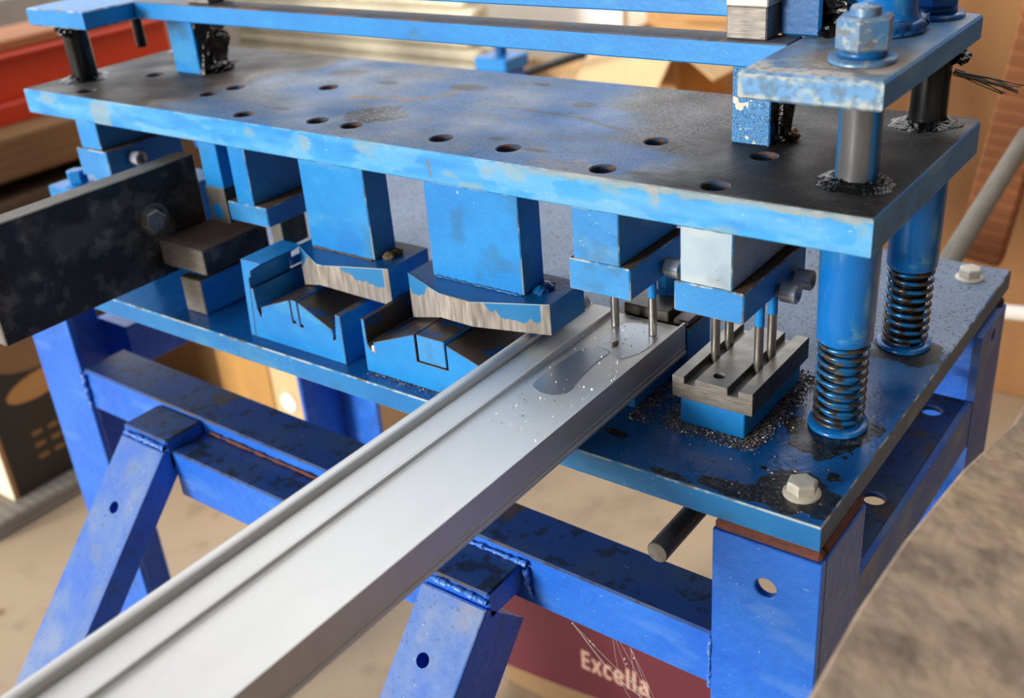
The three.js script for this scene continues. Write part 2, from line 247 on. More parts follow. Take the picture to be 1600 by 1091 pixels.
// top of the upper plate: blue paint under grey dust, taupe dust at one end, black grease at the other
const blob = (x, z, cx, cz, rx, rz, s) => { const dx = (x - cx) / rx, dz = (z - cz) / rz; return clamp(1 - Math.sqrt(dx * dx + dz * dz) + 0.9 * (fbm(x * 60 + s, z * 60 + s, 3) - 0.5)); };
const segd = (x, z, a, b) => { const vx = b[0] - a[0], vz = b[1] - a[1], t = clamp(((x - a[0]) * vx + (z - a[1]) * vz) / (vx * vx + vz * vz)); return Math.hypot(x - a[0] - vx * t, z - a[1] - vz * t); };
function upperTop(x, z) {
  const n1 = fbm(x * 14 + 5, z * 22 + 5, 5, 0, 301), n2 = fbm(x * 40 + 9, z * 90 + 9, 4, 0, 305), g = hash(Math.round(x * 1900), Math.round(z * 1900), 309), g2 = vnoise(x * 700, z * 700, 0, 312);
  let c = mix([50, 100, 156], [118, 126, 140], clamp(0.46 + (n1 - 0.5) * 2.2));
  if (x > -0.40 && x < -0.2 && z > -0.19) c = mix(c, [52, 108, 170], sstep(0.46, 0.56, fbm(x * 18 + 2, z * 18 + 4, 4, 0, 303)) * 0.7);
  c = mix(c, [96, 106, 120], clamp((n2 - 0.6) * 4));
  if (g2 > 0.80) c = mix(c, [56, 64, 78], 0.6); if (g > 0.985) c = mix(c, [205, 210, 216], 0.6);
  // taupe dust and grey at the far end
  const e = x + 0.10 * (n1 - 0.5) + (z + 0.2) * 0.16;
  c = mix(c, mix([88, 76, 66], [52, 48, 46], n2), sstep(-0.71, -0.77, e)); c = mix(c, [84, 84, 86], sstep(-0.86, -0.92, e) * 0.8);
  const rim = Math.abs(e + 0.748); if (rim < 0.012) c = mix(c, [158, 122, 88], (1 - rim / 0.012) * 0.55 * n2 * 1.6);
  // rust arc and crumbs
  const arc = [[-0.60, -0.178], [-0.552, -0.19], [-0.5156, -0.1942], [-0.4903, -0.2239], [-0.4908, -0.2609]];
  let d = 1; for (let i = 0; i < 4; i++) d = Math.min(d, segd(x, z, arc[i], arc[i + 1])); d += 0.006 * (n2 - 0.5);
  if (d < 0.008) c = mix(c, [136, 96, 64], sstep(0.008, 0.002, d) * sstep(0.36, 0.62, n2 + 0.2 * (g2 - 0.5)) * 0.85);
  const cr = blob(x, z, -0.511, -0.141, 0.04, 0.03, 3); if (cr > 0.15 && vnoise(x * 420, z * 420, 0, 320) > 0.36) c = mix(c, [40, 34, 27], clamp(cr * 4) * 0.95);
  for (const [cx, cz, rx, rz] of [[-0.492, -0.254, 0.03, 0.012], [-0.35, -0.12, 0.012, 0.008], [-0.30, -0.105, 0.02, 0.006], [-0.585, -0.24, 0.02, 0.01], [-0.66, -0.26, 0.03, 0.02], [-0.42, -0.29, 0.012, 0.006], [-0.62, -0.12, 0.014, 0.008], [-0.34, -0.24, 0.012, 0.012], [-0.25, -0.28, 0.02, 0.008]]) { const b = blob(x, z, cx, cz, rx, rz, cx * 90); c = mix(c, [58, 58, 62], clamp(b * 2.5) * 0.7); }
  const st = Math.min(segd(x, z, [-0.40, -0.206], [-0.32, -0.202]), segd(x, z, [-0.32, -0.202], [-0.235, -0.172])) + 0.004 * (n2 - 0.5); if (st < 0.004) c = mix(c, [70, 66, 62], (1 - st / 0.004) * 0.8);
  // sandy dirt, then grease
  const s = sstep(-0.30, -0.235, x + 0.06 * (n1 - 0.5) + (z + 0.2) * -0.5 * sstep(-0.17, -0.23, z) - sstep(-0.165, -0.12, z) * 0.12);
  c = mix(c, mix([112, 102, 94], [52, 48, 46], clamp(g2 * 1.6 - 0.3)), s * 0.85);
  const k = sstep(-0.205, -0.15, x + 0.08 * (n1 - 0.5) + 0.05 * (n2 - 0.5) - sstep(-0.16, -0.09, z) * 0.015);
  c = mix(c, mix([11, 11, 12], [60, 56, 53], clamp((n2 - 0.5) * 2.6) * 0.7 + (g2 > 0.72 ? 0.5 : 0)), k * 0.96);
  const far = blob(x, z, -0.02, -0.29, 0.06, 0.04, 8) + blob(x, z, -0.13, -0.27, 0.05, 0.04, 12); c = mix(c, mix([150, 152, 156], [84, 82, 80], g2), clamp(far * 1.6) * 0.6);
  // worn front edge
  const ed = UP.z1 - z + 0.006 * (n2 - 0.5); if (ed < 0.004 && x > -0.26) c = mix(c, [150, 130, 112], 0.55);
  return c;
}
const upL = UP.x1 - UP.x0, upD = UP.z1 - UP.z0;
const own = (t, x0, L, y0, H) => { t.repeat.set(1 / L, 1 / H); t.offset.set(-x0 / L, -y0 / H); return t; };
const mUpperTop = phy({ roughness: 0.4, specularIntensity: 0.75,
  map: own(tex(2048, 512, (u, v) => upperTop(UP.x0 + u * upL, UP.z1 - v * upD)), UP.x0, upL, -UP.z1, upD),
  roughnessMap: own(tex(1024, 256, (u, v) => { const x = UP.x0 + u * upL, z = UP.z1 - v * upD, n = fbm(x * 20 + 3, z * 20 + 3, 4, 0, 331); return 0.62 + 0.5 * (n - 0.5) + sstep(-0.19, -0.13, x + 0.06 * (n - 0.5)) * 0.12; }, false), UP.x0, upL, -UP.z1, upD),
  bumpMap: own(tex(1024, 256, (u, v) => { const x = UP.x0 + u * upL, z = UP.z1 - v * upD; return 0.6 * fbm(x * 420, z * 420, 3, 0, 335) + 0.4 * fbm(x * 60, z * 60, 3, 0, 338); }, false), UP.x0, upL, -UP.z1, upD), bumpScale: 0.0005 });
mUpperTop.roughness = 0.86;
// sides of the upper plate: lighter scuffed paint, dirt under the top edge toward the greasy end
const upH = UP.y1 - UP.y0;
const mUpperSide = phy({ roughness: 0.46, bumpMap: peel, bumpScale: 0.00015, map: own(tex(2048, 128, (u, v) => {
  const x = UP.x0 + u * upL, n = fbm(x * 30, v * 3 + 3, 4, 0, 341), m = fbm(x * 120, v * 8 + 5, 3, 0, 345), dr = fbm(x * 90, v * 0.8, 3, 0, 349);
  let c = mix([40, 148, 218], [16, 124, 208], clamp((n - 0.35) * 1.6));
  c = mix(c, [128, 178, 222], clamp((fbm(x * 12, v * 2, 3, 0, 352) - 0.42) * 2.4) * 0.55);
  c = mix(c, [150, 186, 214], sstep(0.50, 0.60, fbm(x * 22 + 7, v * 1.6 + 2, 4, 0, 358)) * 0.34);
  c = mix(c, [150, 150, 146], sstep(0.74, 0.90, v + 0.24 * (m - 0.5)) * sstep(-0.33, -0.25, x) * 0.8);
  c = mix(c, [158, 156, 150], sstep(0.60, 0.72, dr) * sstep(0.2, 0.6, v) * sstep(-0.26, -0.16, x) * 0.6);
  c = mix(c, [150, 158, 160], sstep(0.64, 0.74, fbm(x * 26, v * 1.4 + 8, 3, 0, 356)) * 0.5);
  if (Math.abs(x + 0.386 + (v - 0.5) * 0.004) < 0.0016 && v > 0.2 && v < 0.75) c = mix(c, [110, 112, 130], 0.75);
  if (Math.abs(x + 0.86) < 0.012 * n * 2) c = mix(c, [150, 152, 148], 0.5);
  if (vnoise(x * 500, v * 16, 0, 360) > 0.965) c = mix(c, [222, 226, 224], 0.6);
  if (v > 0.955) c = mix(c, [176, 184, 188], sstep(0.45, 0.7, m) * 0.5);
  return c;
}), UP.x0, upL, UP.y0, upH) });

// top of the base plate: deep blue, grey dust toward the back, black oil and swarf stains
function baseTop(x, z) {
  const n1 = fbm(x * 16 + 5, z * 16 + 5, 5, 0, 401), n2 = fbm(x * 60 + 9, z * 60 + 9, 4, 0, 405), g = vnoise(x * 620, z * 620, 0, 409), g2 = hash(Math.round(x * 1500), Math.round(z * 1500), 411);
  let c = mix([14, 92, 164], [6, 66, 128], clamp((n1 - 0.3) * 1.6));
  const dust = sstep(-0.19, -0.27, z + 0.10 * (n1 - 0.5)) * (1 - 0.8 * sstep(0.03, 0.015, Math.abs(x + 0.028 + 0.02 * (n1 - 0.5)) - 0.012) * sstep(-0.30, -0.28, z));
  c = mix(c, [136, 148, 168], dust * 0.85); if (dust > 0.3 && g > 0.78) c = mix(c, [52, 58, 68], 0.75);
  if (dust > 0.3 && g2 > 0.99) c = [196, 186, 180];
  // oil
  let o = Math.max(blob(x, z, -0.030, -0.030, 0.046, 0.036, 2) * 1.8, blob(x, z, -0.04, -0.1, 0.035, 0.03, 6) * 0.9, blob(x, z, -0.075, -0.012, 0.03, 0.012, 9) * 1.2, blob(x, z, -0.19, -0.037, 0.016, 0.007, 4), blob(x, z, -0.122, -0.006, 0.02, 0.006, 14));
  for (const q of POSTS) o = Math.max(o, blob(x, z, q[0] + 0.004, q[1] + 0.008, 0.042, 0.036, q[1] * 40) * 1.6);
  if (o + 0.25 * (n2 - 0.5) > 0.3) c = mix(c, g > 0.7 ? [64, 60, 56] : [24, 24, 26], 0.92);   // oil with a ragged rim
  if (z > -0.13 && vnoise(x * 900, z * 900, 0, 415) > 0.97) c = mix(c, [180, 190, 200], 0.5);
  const ed = Math.min(-z, x + 0.02 + 0.02 * 0) ; if (-z < 0.0025 + 0.004 * (n2 - 0.5)) c = mix(c, [120, 108, 96], 0.5);
  return c;
}
const bL = BP.x1 - BP.x0, bD = BP.z1 - BP.z0;
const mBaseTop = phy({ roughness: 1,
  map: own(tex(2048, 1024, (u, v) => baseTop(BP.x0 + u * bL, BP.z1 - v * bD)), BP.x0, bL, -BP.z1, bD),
  roughnessMap: own(tex(1024, 512, (u, v) => { const x = BP.x0 + u * bL, z = BP.z1 - v * bD, n = fbm(x * 16 + 5, z * 16 + 5, 5, 0, 401); return 0.26 + 0.3 * sstep(-0.19, -0.27, z + 0.10 * (n - 0.5)) + 0.2 * (fbm(x * 70, z * 70, 3, 0, 431) - 0.5); }, false), BP.x0, bL, -BP.z1, bD),
  bumpMap: own(tex(1024, 512, (u, v) => { const x = BP.x0 + u * bL, z = BP.z1 - v * bD; return 0.5 * fbm(x * 380, z * 380, 3, 0, 435) + 0.5 * fbm(x * 50, z * 50, 3, 0, 438); }, false), BP.x0, bL, -BP.z1, bD), bumpScale: 0.0004 });
const mBaseSide = phy({ map: paintTex([22, 118, 186], [10, 96, 166], [112, 150, 172], 0.15, 7), roughness: 0.42, bumpMap: peel, bumpScale: 0.00015 });
const mBaseEnd = phy({ map: paintTex([74, 106, 140], [44, 84, 126], [156, 164, 170], 0.2, 8), roughness: 0.5 });

// ---------------------------------------------------------------- floor, with unseen walls and roof added to shape the light
const FLOOR = -0.75;
const mFloor = std({ map: tex(512, 512, (u, v) => { const a = fbm(u * 5, v * 5, 5, 5, 501), b = fbm(u * 40, v * 40, 3, 40, 506); let c = mix([202, 180, 150], [180, 158, 130], clamp(a * 1.5 - 0.2)); c = mix(c, [160, 138, 112], clamp((b - 0.6) * 2)); if (vnoise(u * 26, v * 26, 26, 510) > 0.965) c = mix(c, [120, 94, 60], 0.6); return c; }, true, [0.5, 0.5]), roughness: 0.85 });
struct('floor', box(-9, 3, FLOOR - 0.1, FLOOR, -9, 9, 0.001), mFloor, 'tan dusty concrete floor of the workshop');
const mWall = std({ map: tex(512, 512, (u, v) => mix([96, 80, 66], [74, 62, 50], fbm(u * 6, v * 12, 4, 6, 520)), true, [0.5, 0.5]), roughness: 0.9 });
struct('wall_right_blocker', box(1.1, 1.25, FLOOR, 2.9, -4.5, 3.3, 0.001), mWall, 'added unseen brown side wall blocking light from the right');  // out of view, added close and dark so right-hand faces get little light
struct('wall_front_blocker', box(-0.25, 1.25, FLOOR, 2.9, 3.3, 3.45, 0.001), mWall, 'added unseen brown front wall blocking light beside the doorway');  // unseen, put in to stop light coming from the front right
const mRoofSheet = std({ color: 0x77797a, roughness: 0.7 });
struct('ceiling_blocker', box(-4.2, 1.25, 2.9, 2.96, -0.6, 3.45, 0.001), mRoofSheet, 'added unseen grey roof sheet cutting light from above');  // unseen roof added to cut overhead light, short at the back for sky reflections

// ---------------------------------------------------------------- steel stand
const stand = thing('press_stand', 'royal blue welded angle-iron stand carrying the punching press', 'stand', [-0.5, FLOOR, -0.24]);
const LEGTOP = -0.0295;
part('leg', [prismZ([[-0.081, FLOOR], [0.004, FLOOR], [0.004, LEGTOP], [-0.081, LEGTOP]], -0.005, 0.003, 0.001, [[-0.0375, -0.0675, 0.0085]])], mRoyal, stand, 'front leg with a round bolt hole');
part('leg_flange', box(-0.004, 0.004, FLOOR, LEGTOP, -0.083, -0.0052, 0.001), mRoyal, stand);
part('leg', box(-1.02, -0.927, FLOOR, LEGTOP, -0.005, 0.003, 0.001), mRoyal, stand);
part('leg_flange', box(-1.02, -1.012, FLOOR, LEGTOP, -0.085, -0.0052, 0.001), mRoyal, stand);
part('leg', box(-1.03, -0.94, FLOOR, LEGTOP, -0.49, -0.482, 0.001), mRoyal, stand);
part('leg_flange', box(-1.03, -1.022, FLOOR, LEGTOP, -0.4818, -0.40, 0.001), mRoyal, stand);
part('leg', box(-0.08, 0.004, FLOOR, LEGTOP, -0.478, -0.47, 0.001), mRoyal, stand);
{ // rear flange with its hole: outline in z, y
  const g = new THREE.ExtrudeGeometry(shapeOf([[-0.4698, FLOOR], [-0.392, FLOOR], [-0.392, LEGTOP], [-0.4698, LEGTOP]], [[-0.436, -0.046, 0.0075]]), { depth: 0.008, bevelEnabled: false, curveSegments: 20 });
  g.rotateY(-Math.PI / 2); g.translate(0.004, 0, 0); g.clearGroups(); part('leg_flange', boxUV(g), mRoyalDusty, stand, 'rear leg flange with a bolt hole');
}
const tilt = (g, k, x0) => { const p = g.attributes.position; for (let i = 0; i < p.count; i++) p.setY(i, p.getY(i) - k * (p.getX(i) - x0)); g.computeVertexNormals(); return g; };
part('front_rail', tilt(byNormal(box(-0.927, -0.081, -0.1895, -0.1345, -0.06, -0.0005, 0.002), (n) => n.y > 0.5 ? 1 : 0), 0.021, -0.081), [mRoyal, mRoyalTop], stand);
part('side_rail', prismY([[-0.066, -0.083], [-0.0031, -0.083], [-0.0031, -0.3918], [-0.066, -0.3918]], -0.106, -0.1, 0.0008, [[-0.0227, -0.19, 0.0095], [-0.0256, -0.3575, 0.0095]]), mRoyalTop, stand, 'grimy angle-iron side rail with two bolt holes');
part('rail_lip', box(-0.003, 0.0034, -0.152, -0.1, -0.3918, -0.083), mRoyalDusty, stand, 'dusty outer lip of the side rail');
part('side_rail', box(-1.018, -0.955, -0.165, -0.105, -0.40, -0.086), mRoyal, stand);
part('back_rail', box(-0.94, -0.08, -0.17, -0.11, -0.481, -0.44), mRoyal, stand);
part('outrigger_rail', tilt(byNormal(box(-0.704, -0.341, -0.2, -0.142, 0.0005, 0.046, 0.002), (n) => n.y > 0.5 ? 1 : 0), 0.012, -0.338), [mRoyal, mRoyalTop], stand);
part('brace_head', byNormal(box(-0.341, -0.268, -0.17, -0.1415, 0.0005, 0.05, 0.002), (n) => n.y > 0.5 ? 1 : 0), [mRoyal, mRoyalTop], stand);
part('brace_head', byNormal(box(-0.779, -0.704, -0.16, -0.1235, 0.0005, 0.05, 0.002), (n) => n.y > 0.5 ? 1 : 0), [mRoyal, mRoyalTop], stand);
function brace(x0, x1, yTop, zTop, mat, hx, hs, th) {   // slanted leg running down toward the front
  const ang = Math.atan2(0.0535, 0.0566), d = new THREE.Vector3(0, -Math.cos(ang), Math.sin(ang)), n = new THREE.Vector3(0, Math.sin(ang), Math.cos(ang));
  const L = (yTop - 0.035 - FLOOR) / Math.cos(ang), w = x1 - x0;
  const g = new THREE.ExtrudeGeometry(shapeOf([[0, 0], [w, 0], [w, -L], [0, -L]], [[hx, -hs, 0.0088]]), { depth: th - 0.004, bevelEnabled: true, bevelThickness: 0.002, bevelSize: 0.002, bevelOffset: -0.002, bevelSegments: 2, curveSegments: 20 });
  g.clearGroups(); g.translate(0, 0, -th + 0.002);
  g.applyMatrix4(new THREE.Matrix4().makeBasis(new THREE.Vector3(1, 0, 0), d.clone().negate(), n)); g.translate(x0, yTop, zTop);
  part('brace', byNormal(boxUV(g), (q) => q.dot(n) > 0.4 ? 0 : 1), [mat, mRoyal], stand, 'slanted brace leg with a bolt hole');
}
brace(-0.341, -0.268, -0.155, 0.0535, mRoyalDusty, 0.03, 0.062, 0.07);
brace(-0.779, -0.704, -0.1345, 0.0545, mRoyalDusty, 0.036, 0.075, 0.032);
part('weld_seam', [weld([[-0.335, -0.147, 0.052], [-0.30, -0.146, 0.053], [-0.268, -0.149, 0.052]], 0.0026, 1), weld([[-0.262, -0.142, 0.004], [-0.259, -0.165, 0.003], [-0.258, -0.174, 0.002]], 0.0028, 2), weld([[-0.26, -0.138, 0.003], [-0.3, -0.138, 0.003], [-0.338, -0.139, 0.002]], 0.002, 3)], mWeldBlue, stand, 'rough painted weld bead');
part('weld_seam', [weld([[-0.775, -0.131, 0.053], [-0.74, -0.129, 0.054], [-0.704, -0.131, 0.053]], 0.0026, 4), weld([[-0.924, -0.122, 0.003], [-0.925, -0.15, 0.003], [-0.926, -0.172, 0.002]], 0.0026, 5)], mWeldBlue, stand, 'rough painted weld bead');
part('weld_seam', weld([[-0.69, -0.134, 0.002], [-0.60, -0.136, 0.002], [-0.45, -0.1385, 0.002], [-0.34, -0.14, 0.0015]], 0.0018, 6), mRust, stand, 'rusty weld line along the rail');
part('weld_seam', weld([[-0.0815, -0.135, 0.003], [-0.082, -0.16, 0.0035], [-0.0825, -0.19, 0.001]], 0.0018, 7), mWeldBlue, stand);
part('weld_seam', [box(-0.08, 0.0025, -0.0295, -0.0213, -0.008, 0.0018, 0.0022), box(-0.007, 0.0028, -0.0295, -0.0213, -0.082, -0.008, 0.0022)], mRust, stand, 'red-brown primer and rust line on top of the front leg');
for (const [x0, x1, z0, z1] of [[-1.018, -0.93, -0.083, 0.001], [-1.028, -0.95, -0.488, -0.40], [-0.076, 0.002, -0.476, -0.40]]) part('weld_seam', [box(x0, x1, -0.0295, -0.0213, z0 < -0.3 ? z0 : z1 - 0.008, z0 < -0.3 ? z0 + 0.008 : z1, 0.002)], mRust, stand);
part('tie_rod', rod([-0.115, -0.0475, -0.4815], [-0.1135, -0.0475, 0.0285], 0.0088), mSteelDark, stand, 'dark round steel rod with a pale sawn end');
part('rod_end', cyl(0.0082, 0, 0, 0.0006, 0, 24, 0.0002).rotateX(Math.PI / 2).translate(-0.1135, -0.0475, 0.0284), mBareGrey, stand);

// ---------------------------------------------------------------- base plate
const base = thing('base_plate', 'thick blue steel base plate with oily bolts under the dies', 'steel plate', [-0.515, BP.y0, -0.248]);
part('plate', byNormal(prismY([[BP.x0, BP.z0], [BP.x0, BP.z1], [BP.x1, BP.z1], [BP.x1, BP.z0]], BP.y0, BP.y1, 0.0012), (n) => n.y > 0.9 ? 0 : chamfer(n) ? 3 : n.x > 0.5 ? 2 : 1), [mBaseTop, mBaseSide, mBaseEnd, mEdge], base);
for (const [x, z, s] of [[-0.0276, -0.0325, 1], [-0.0304, -0.459, 1], [-1.0, -0.455, 1]]) { const g = hexBolt(0.0198, 0.0112, 0.0138); g.scale(s, s, s); g.translate(x, 0, z); part('hex_bolt', g, mZinc, base, 'pale zinc hex flange bolt'); }

// swarf lying on the plate
function swarf(name, label, n, place, s0, bright = 0.15) {
  const g = new THREE.TetrahedronGeometry(0.0011, 0), m = new THREE.InstancedMesh(g, std({ color: 0xffffff, metalness: 0.5, roughness: 0.45 }), n), o = new THREE.Object3D(), c = new THREE.Color(); seed = s0;
  for (let i = 0; i < n; i++) { const [x, z, y = 0] = place(); o.position.set(x, y + 0.0004, z); o.rotation.set(rr(0, 6), rr(0, 6), rr(0, 6)); const k = rr(0.3, 1.15); o.scale.set(k, k * 0.4, k * rr(0.4, 1.6)); o.updateMatrix(); m.setMatrixAt(i, o.matrix); const t = rnd(); m.setColorAt(i, t < 0.58 * (1 - bright) ? c.setRGB(0.1, 0.085, 0.07) : t < 1 - bright ? c.setRGB(0.32, 0.27, 0.2) : c.setRGB(0.7, 0.7, 0.68)); }
  m.name = name; m.castShadow = m.receiveShadow = true; m.userData = { label, category: 'metal swarf', kind: 'stuff' }; scene.add(m);
}
const around = (x0, x1, z0, z1, w) => () => { for (;;) { const x = rr(x0 - w, x1 + w), z = rr(z0 - w, z1 + w), d = Math.hypot(Math.max(x0 - x, 0, x - x1), Math.max(z0 - z, 0, z - z1)); if (d > 0.0008 && d < w && rnd() > (d / w) * 0.85) return [x, z]; } };
swarf('metal_swarf', 'gritty metal filings heaped round the foot of the slotted steel die', 6500, around(-0.1507, -0.0945, -0.187, -0.077, 0.017), 11);
swarf('metal_filings', 'fine filings along the front of the wider gabled die', 420, () => [rr(-0.44, -0.30), -0.0162 + Math.abs(rr(0, 0.012)) * rnd() * 0.9], 12);
swarf('metal_chips', 'scattered bright chips and filings on the blue base plate', 1500, () => { const t = rnd(); return t < 0.8 ? [-0.192 + 0.03 * rnd() * rnd(), rr(-0.14, -0.06)] : t < 0.93 ? [rr(-0.17, -0.01), rr(-0.07, -0.004)] : [rr(-0.09, -0.06), rr(-0.17, -0.08)]; }, 13);

// ---------------------------------------------------------------- dies on the base plate
const gable = (n, c, y) => Math.abs(n.z) > 0.2 && Math.abs(n.z) < 0.95 ? 2 : Math.abs(n.z) > 0.9 ? 0 : 1;
{ // narrower gabled die with a slit key
  const d = thing('notching_die', 'narrower blue gabled die block with two thin slits in its face', 'die block', [-0.533, 0, -0.07]);
  const O = [[-0.5965, 0.0001], [-0.4705, 0.0001], [-0.4695, 0.0505], [-0.4755, 0.0515], [-0.4790, 0.0300], [-0.4795, 0.0245], [-0.4835, 0.0225], [-0.4822, 0.0285], [-0.4830, 0.0335], [-0.5248, 0.0530], [-0.5252, 0.0300], [-0.5222, 0.0298], [-0.5222, 0.0265], [-0.5270, 0.0265], [-0.5270, 0.0537], [-0.5350, 0.0537], [-0.5350, 0.0318], [-0.5322, 0.0316], [-0.5322, 0.0285], [-0.5370, 0.0285], [-0.5370, 0.0525], [-0.5410, 0.0515], [-0.5808, 0.0358], [-0.5812, 0.0300], [-0.5834, 0.0236], [-0.5866, 0.0330], [-0.5872, 0.0540], [-0.5908, 0.0547]];
  part('die_body', byNormal(prismZ(O, -0.125, -0.015, 0.0005), (n, c) => Math.abs(n.z) > 0.2 && Math.abs(n.z) < 0.95 ? 2 : Math.abs(n.z) > 0.9 || Math.abs(n.x) > 0.95 ? 0 : 1), [mPaint, mRoof, mBareGrey], d);
  part('side_wing', byNormal(prismZ([[-0.6045, 0.0001], [-0.5972, 0.0001], [-0.5915, 0.0555], [-0.5905, 0.066], [-0.5875, 0.066], [-0.5862, 0.0735], [-0.568, 0.0845], [-0.5975, 0.0842]], -0.07, -0.0152, 0.0005), (n) => Math.abs(n.z) > 0.2 && Math.abs(n.z) < 0.95 ? 1 : 0), [mPaint, mBareGrey], d, 'hooked blue wing standing beside the die wall');
  part('side_tab', byNormal(prismZ([[-0.6217, 0.0448], [-0.5925, 0.0555], [-0.5905, 0.0655], [-0.6186, 0.0526]], -0.12, -0.0745, 0.0004), (n) => Math.abs(n.z) > 0.2 && Math.abs(n.z) < 0.95 ? 1 : 0), [mPaint, mBareGrey], d);
}
{ // wider gabled die with a square key
  const d = thing('notching_die', 'wider blue gabled die block with a square key set in its face', 'die block', [-0.358, 0, -0.07]);
  const O = [[-0.4445, 0.0001], [-0.2965, 0.0001], [-0.2965, 0.0358], [-0.3435, 0.0505], [-0.3437, 0.0258], [-0.3800, 0.0258], [-0.3800, 0.0525], [-0.4319, 0.0322], [-0.4322, 0.0270], [-0.4336, 0.0205], [-0.4400, 0.0293], [-0.4400, 0.0534], [-0.4437, 0.0540]];
  part('die_body', byNormal(prismZ(O, -0.125, -0.0165, 0.0005), (n, c) => Math.abs(n.z) > 0.2 && Math.abs(n.z) < 0.95 ? 2 : Math.abs(n.z) > 0.9 || (Math.abs(n.x) > 0.95 && (c.x > -0.3 || c.x < -0.4425)) ? 0 : 1), [mPaint, mRoof, mBareGrey], d);
  part('key_block', byNormal(box(-0.3775, -0.3462, 0.0272, 0.0536, -0.124, -0.0168, 0.0006), (n) => n.y > 0.5 ? 1 : 0), [mPaintChipped, mRoof], d, 'chipped blue key block in the middle of the die');
  part('die_stud', lump(-0.4325, 0.0255, -0.0168, 0.0022, 0.004, 0.0015, 3, 0.4, 2), mZinc, d);
}
function slottedDie(dx, label, zBack) {           // riser block under a slotted steel cap
  const d = thing('slotted_die', label, 'die block', [-0.1226 + dx, 0, -0.13]);
  part('riser', box(-0.1507 + dx, -0.0945 + dx, 0.0001, 0.0225, zBack, -0.0772), mPaint, d);
  const X = (a) => a + dx, z0 = zBack, z1 = -0.077;
  part('die_cap', byNormal(mergeGeometries([
    prismY([[X(-0.1578), z0], [X(-0.1578), z1], [X(-0.0882), z1], [X(-0.0882), z0]], 0.0225, 0.0362, 0.0008, [[X(-0.1239), -0.0925, 0.0046]]),
    prismY([[X(-0.1578), z0], [X(-0.1578), z1], [X(-0.1474), z1], [X(-0.1474), z0]], 0.0361, 0.0425, 0.0004),
    prismY([[X(-0.1375), z0], [X(-0.1375), z1], [X(-0.1095), z1], [X(-0.1095), z0]], 0.0361, 0.0425, 0.0004, [[X(-0.1239), -0.0925, 0.0046]]),
    prismY([[X(-0.1), z0], [X(-0.1), z1], [X(-0.0882), z1], [X(-0.0882), z0]], 0.0361, 0.0425, 0.0004)].map(finish)), (n) => n.y > 0.9 ? 1 : n.z > 0.5 ? 2 : 0), [mSteelDark, mSteelWorn, mBareGrey], d, 'bare steel cap cut with two long slots');
  return d;
}
slottedDie(0, 'bare slotted steel die on a blue riser ringed with filings', -0.187);
{
  const d = slottedDie(-0.0985, 'slotted die carrying the aluminium profile with a bolted dark stop', -0.1515);
  part('rear_block', byNormal(prismY([[-0.262, -0.215], [-0.262, -0.152], [-0.184, -0.152], [-0.184, -0.195], [-0.196, -0.215]], 0.0001, 0.0422, 0.0008), (n) => n.y > 0.5 ? 1 : 0), [mPaint, mSteelDark], d);
  part('stop_plate', box(-0.25, -0.205, 0.0422, 0.0535, -0.235, -0.156, 0.0008), mSteelDark, d, 'dark oily stop plate');
  part('stop_plate', box(-0.201, -0.186, 0.0422, 0.0475, -0.212, -0.158, 0.0008), mSteelDark, d);
  const b = hexBolt(0.019, 0.0175, 0.0135); b.translate(-0.227, 0.0535, -0.199); part('hex_bolt', b, mPaintOily, d, 'blue hex bolt holding the stop');
}

const mHole = std({ map: tex(128, 128, (u, v) => mix([26, 64, 104], [96, 64, 44], sstep(0.42, 0.62, fbm(u * 10, v * 10, 4, 10, 645))), true, [30, 30]), roughness: 0.6 });
// ---------------------------------------------------------------- moving press plate with guide sleeves
const press = thing('press_plate', 'long thick blue press plate with bolt holes, dusty and greasy on top', 'steel plate', [-0.504, UP.y0, -0.194]);
const HOLES = [[-0.3989, -0.1022], [-0.3252, -0.1017], [-0.5073, -0.1019], [-0.5519, -0.1017], [-0.638, -0.2027], [-0.6446, -0.0905], [-0.7517, -0.1345], [-0.7437, -0.1643], [-0.8963, -0.1732], [-0.9117, -0.0905], [-0.2193, -0.165], [-0.2227, -0.0868], [-0.1267, -0.0862], [-0.1235, -0.1628]].map(([x, z]) => [x, z, 0.0101]);
part('plate', byNormal(prismY([[UP.x0, UP.z0], [UP.x0, UP.z1], [UP.x1, UP.z1], [UP.x1, UP.z0 + 0.008], [UP.x1 - 0.006, UP.z0]], UP.y0, UP.y1, 0.0012, [...HOLES, ...POST_HOLES]), (n, c) => n.y > 0.9 ? 0 : n.z > 0.5 && c.z > -0.0705 ? 1 : n.x > 0.5 && c.x > -0.008 ? 2 : Math.abs(n.y) > 0.3 && c.z > -0.07 ? 1 : 3), [mUpperTop, mUpperSide, mPaintChipped, mHole], press);
POSTS.forEach(([x, z], i) => {
  const g = lathe([[0.0156, 0.077], [0.0195, 0.077], [0.0213, 0.0795], [0.0215, 0.1], [0.0222, UP.y0]], 44); g.translate(x, 0, z); if (i !== 2) part('guide_sleeve', g, mSleeve, press, 'smooth blue guide sleeve'); else part('guide_sleeve', lathe([[0.0156, 0.09], [0.0213, 0.09], [0.0215, UP.y0]], 44).translate(x, 0, z), mSleeve, press);
  const L = [greaseRing(x, UP.y1, z, 0.0152, i * 3 + 1)];
  part('grease', L, mGrease, press, 'lumpy black grease round the guide post');
});
part('upright', box(-0.1625, -0.1298, UP.y1, 0.2698, -0.222, -0.1855, 0.001), mSpeckled, press, 'short square blue upright');
part('upright', box(-0.881, -0.836, UP.y1, 0.2698, -0.235, -0.193, 0.001), mPaint, press, 'short square blue upright');
part('grease', [lump(-0.1265, 0.238, -0.204, 0.0062, 0.034, 0.014, 3, 0.9, 4), lump(-0.123, 0.207, -0.206, 0.010, 0.006, 0.014, 5, 0.8, 3)], mGrease, press, 'thick black grease on the upright');
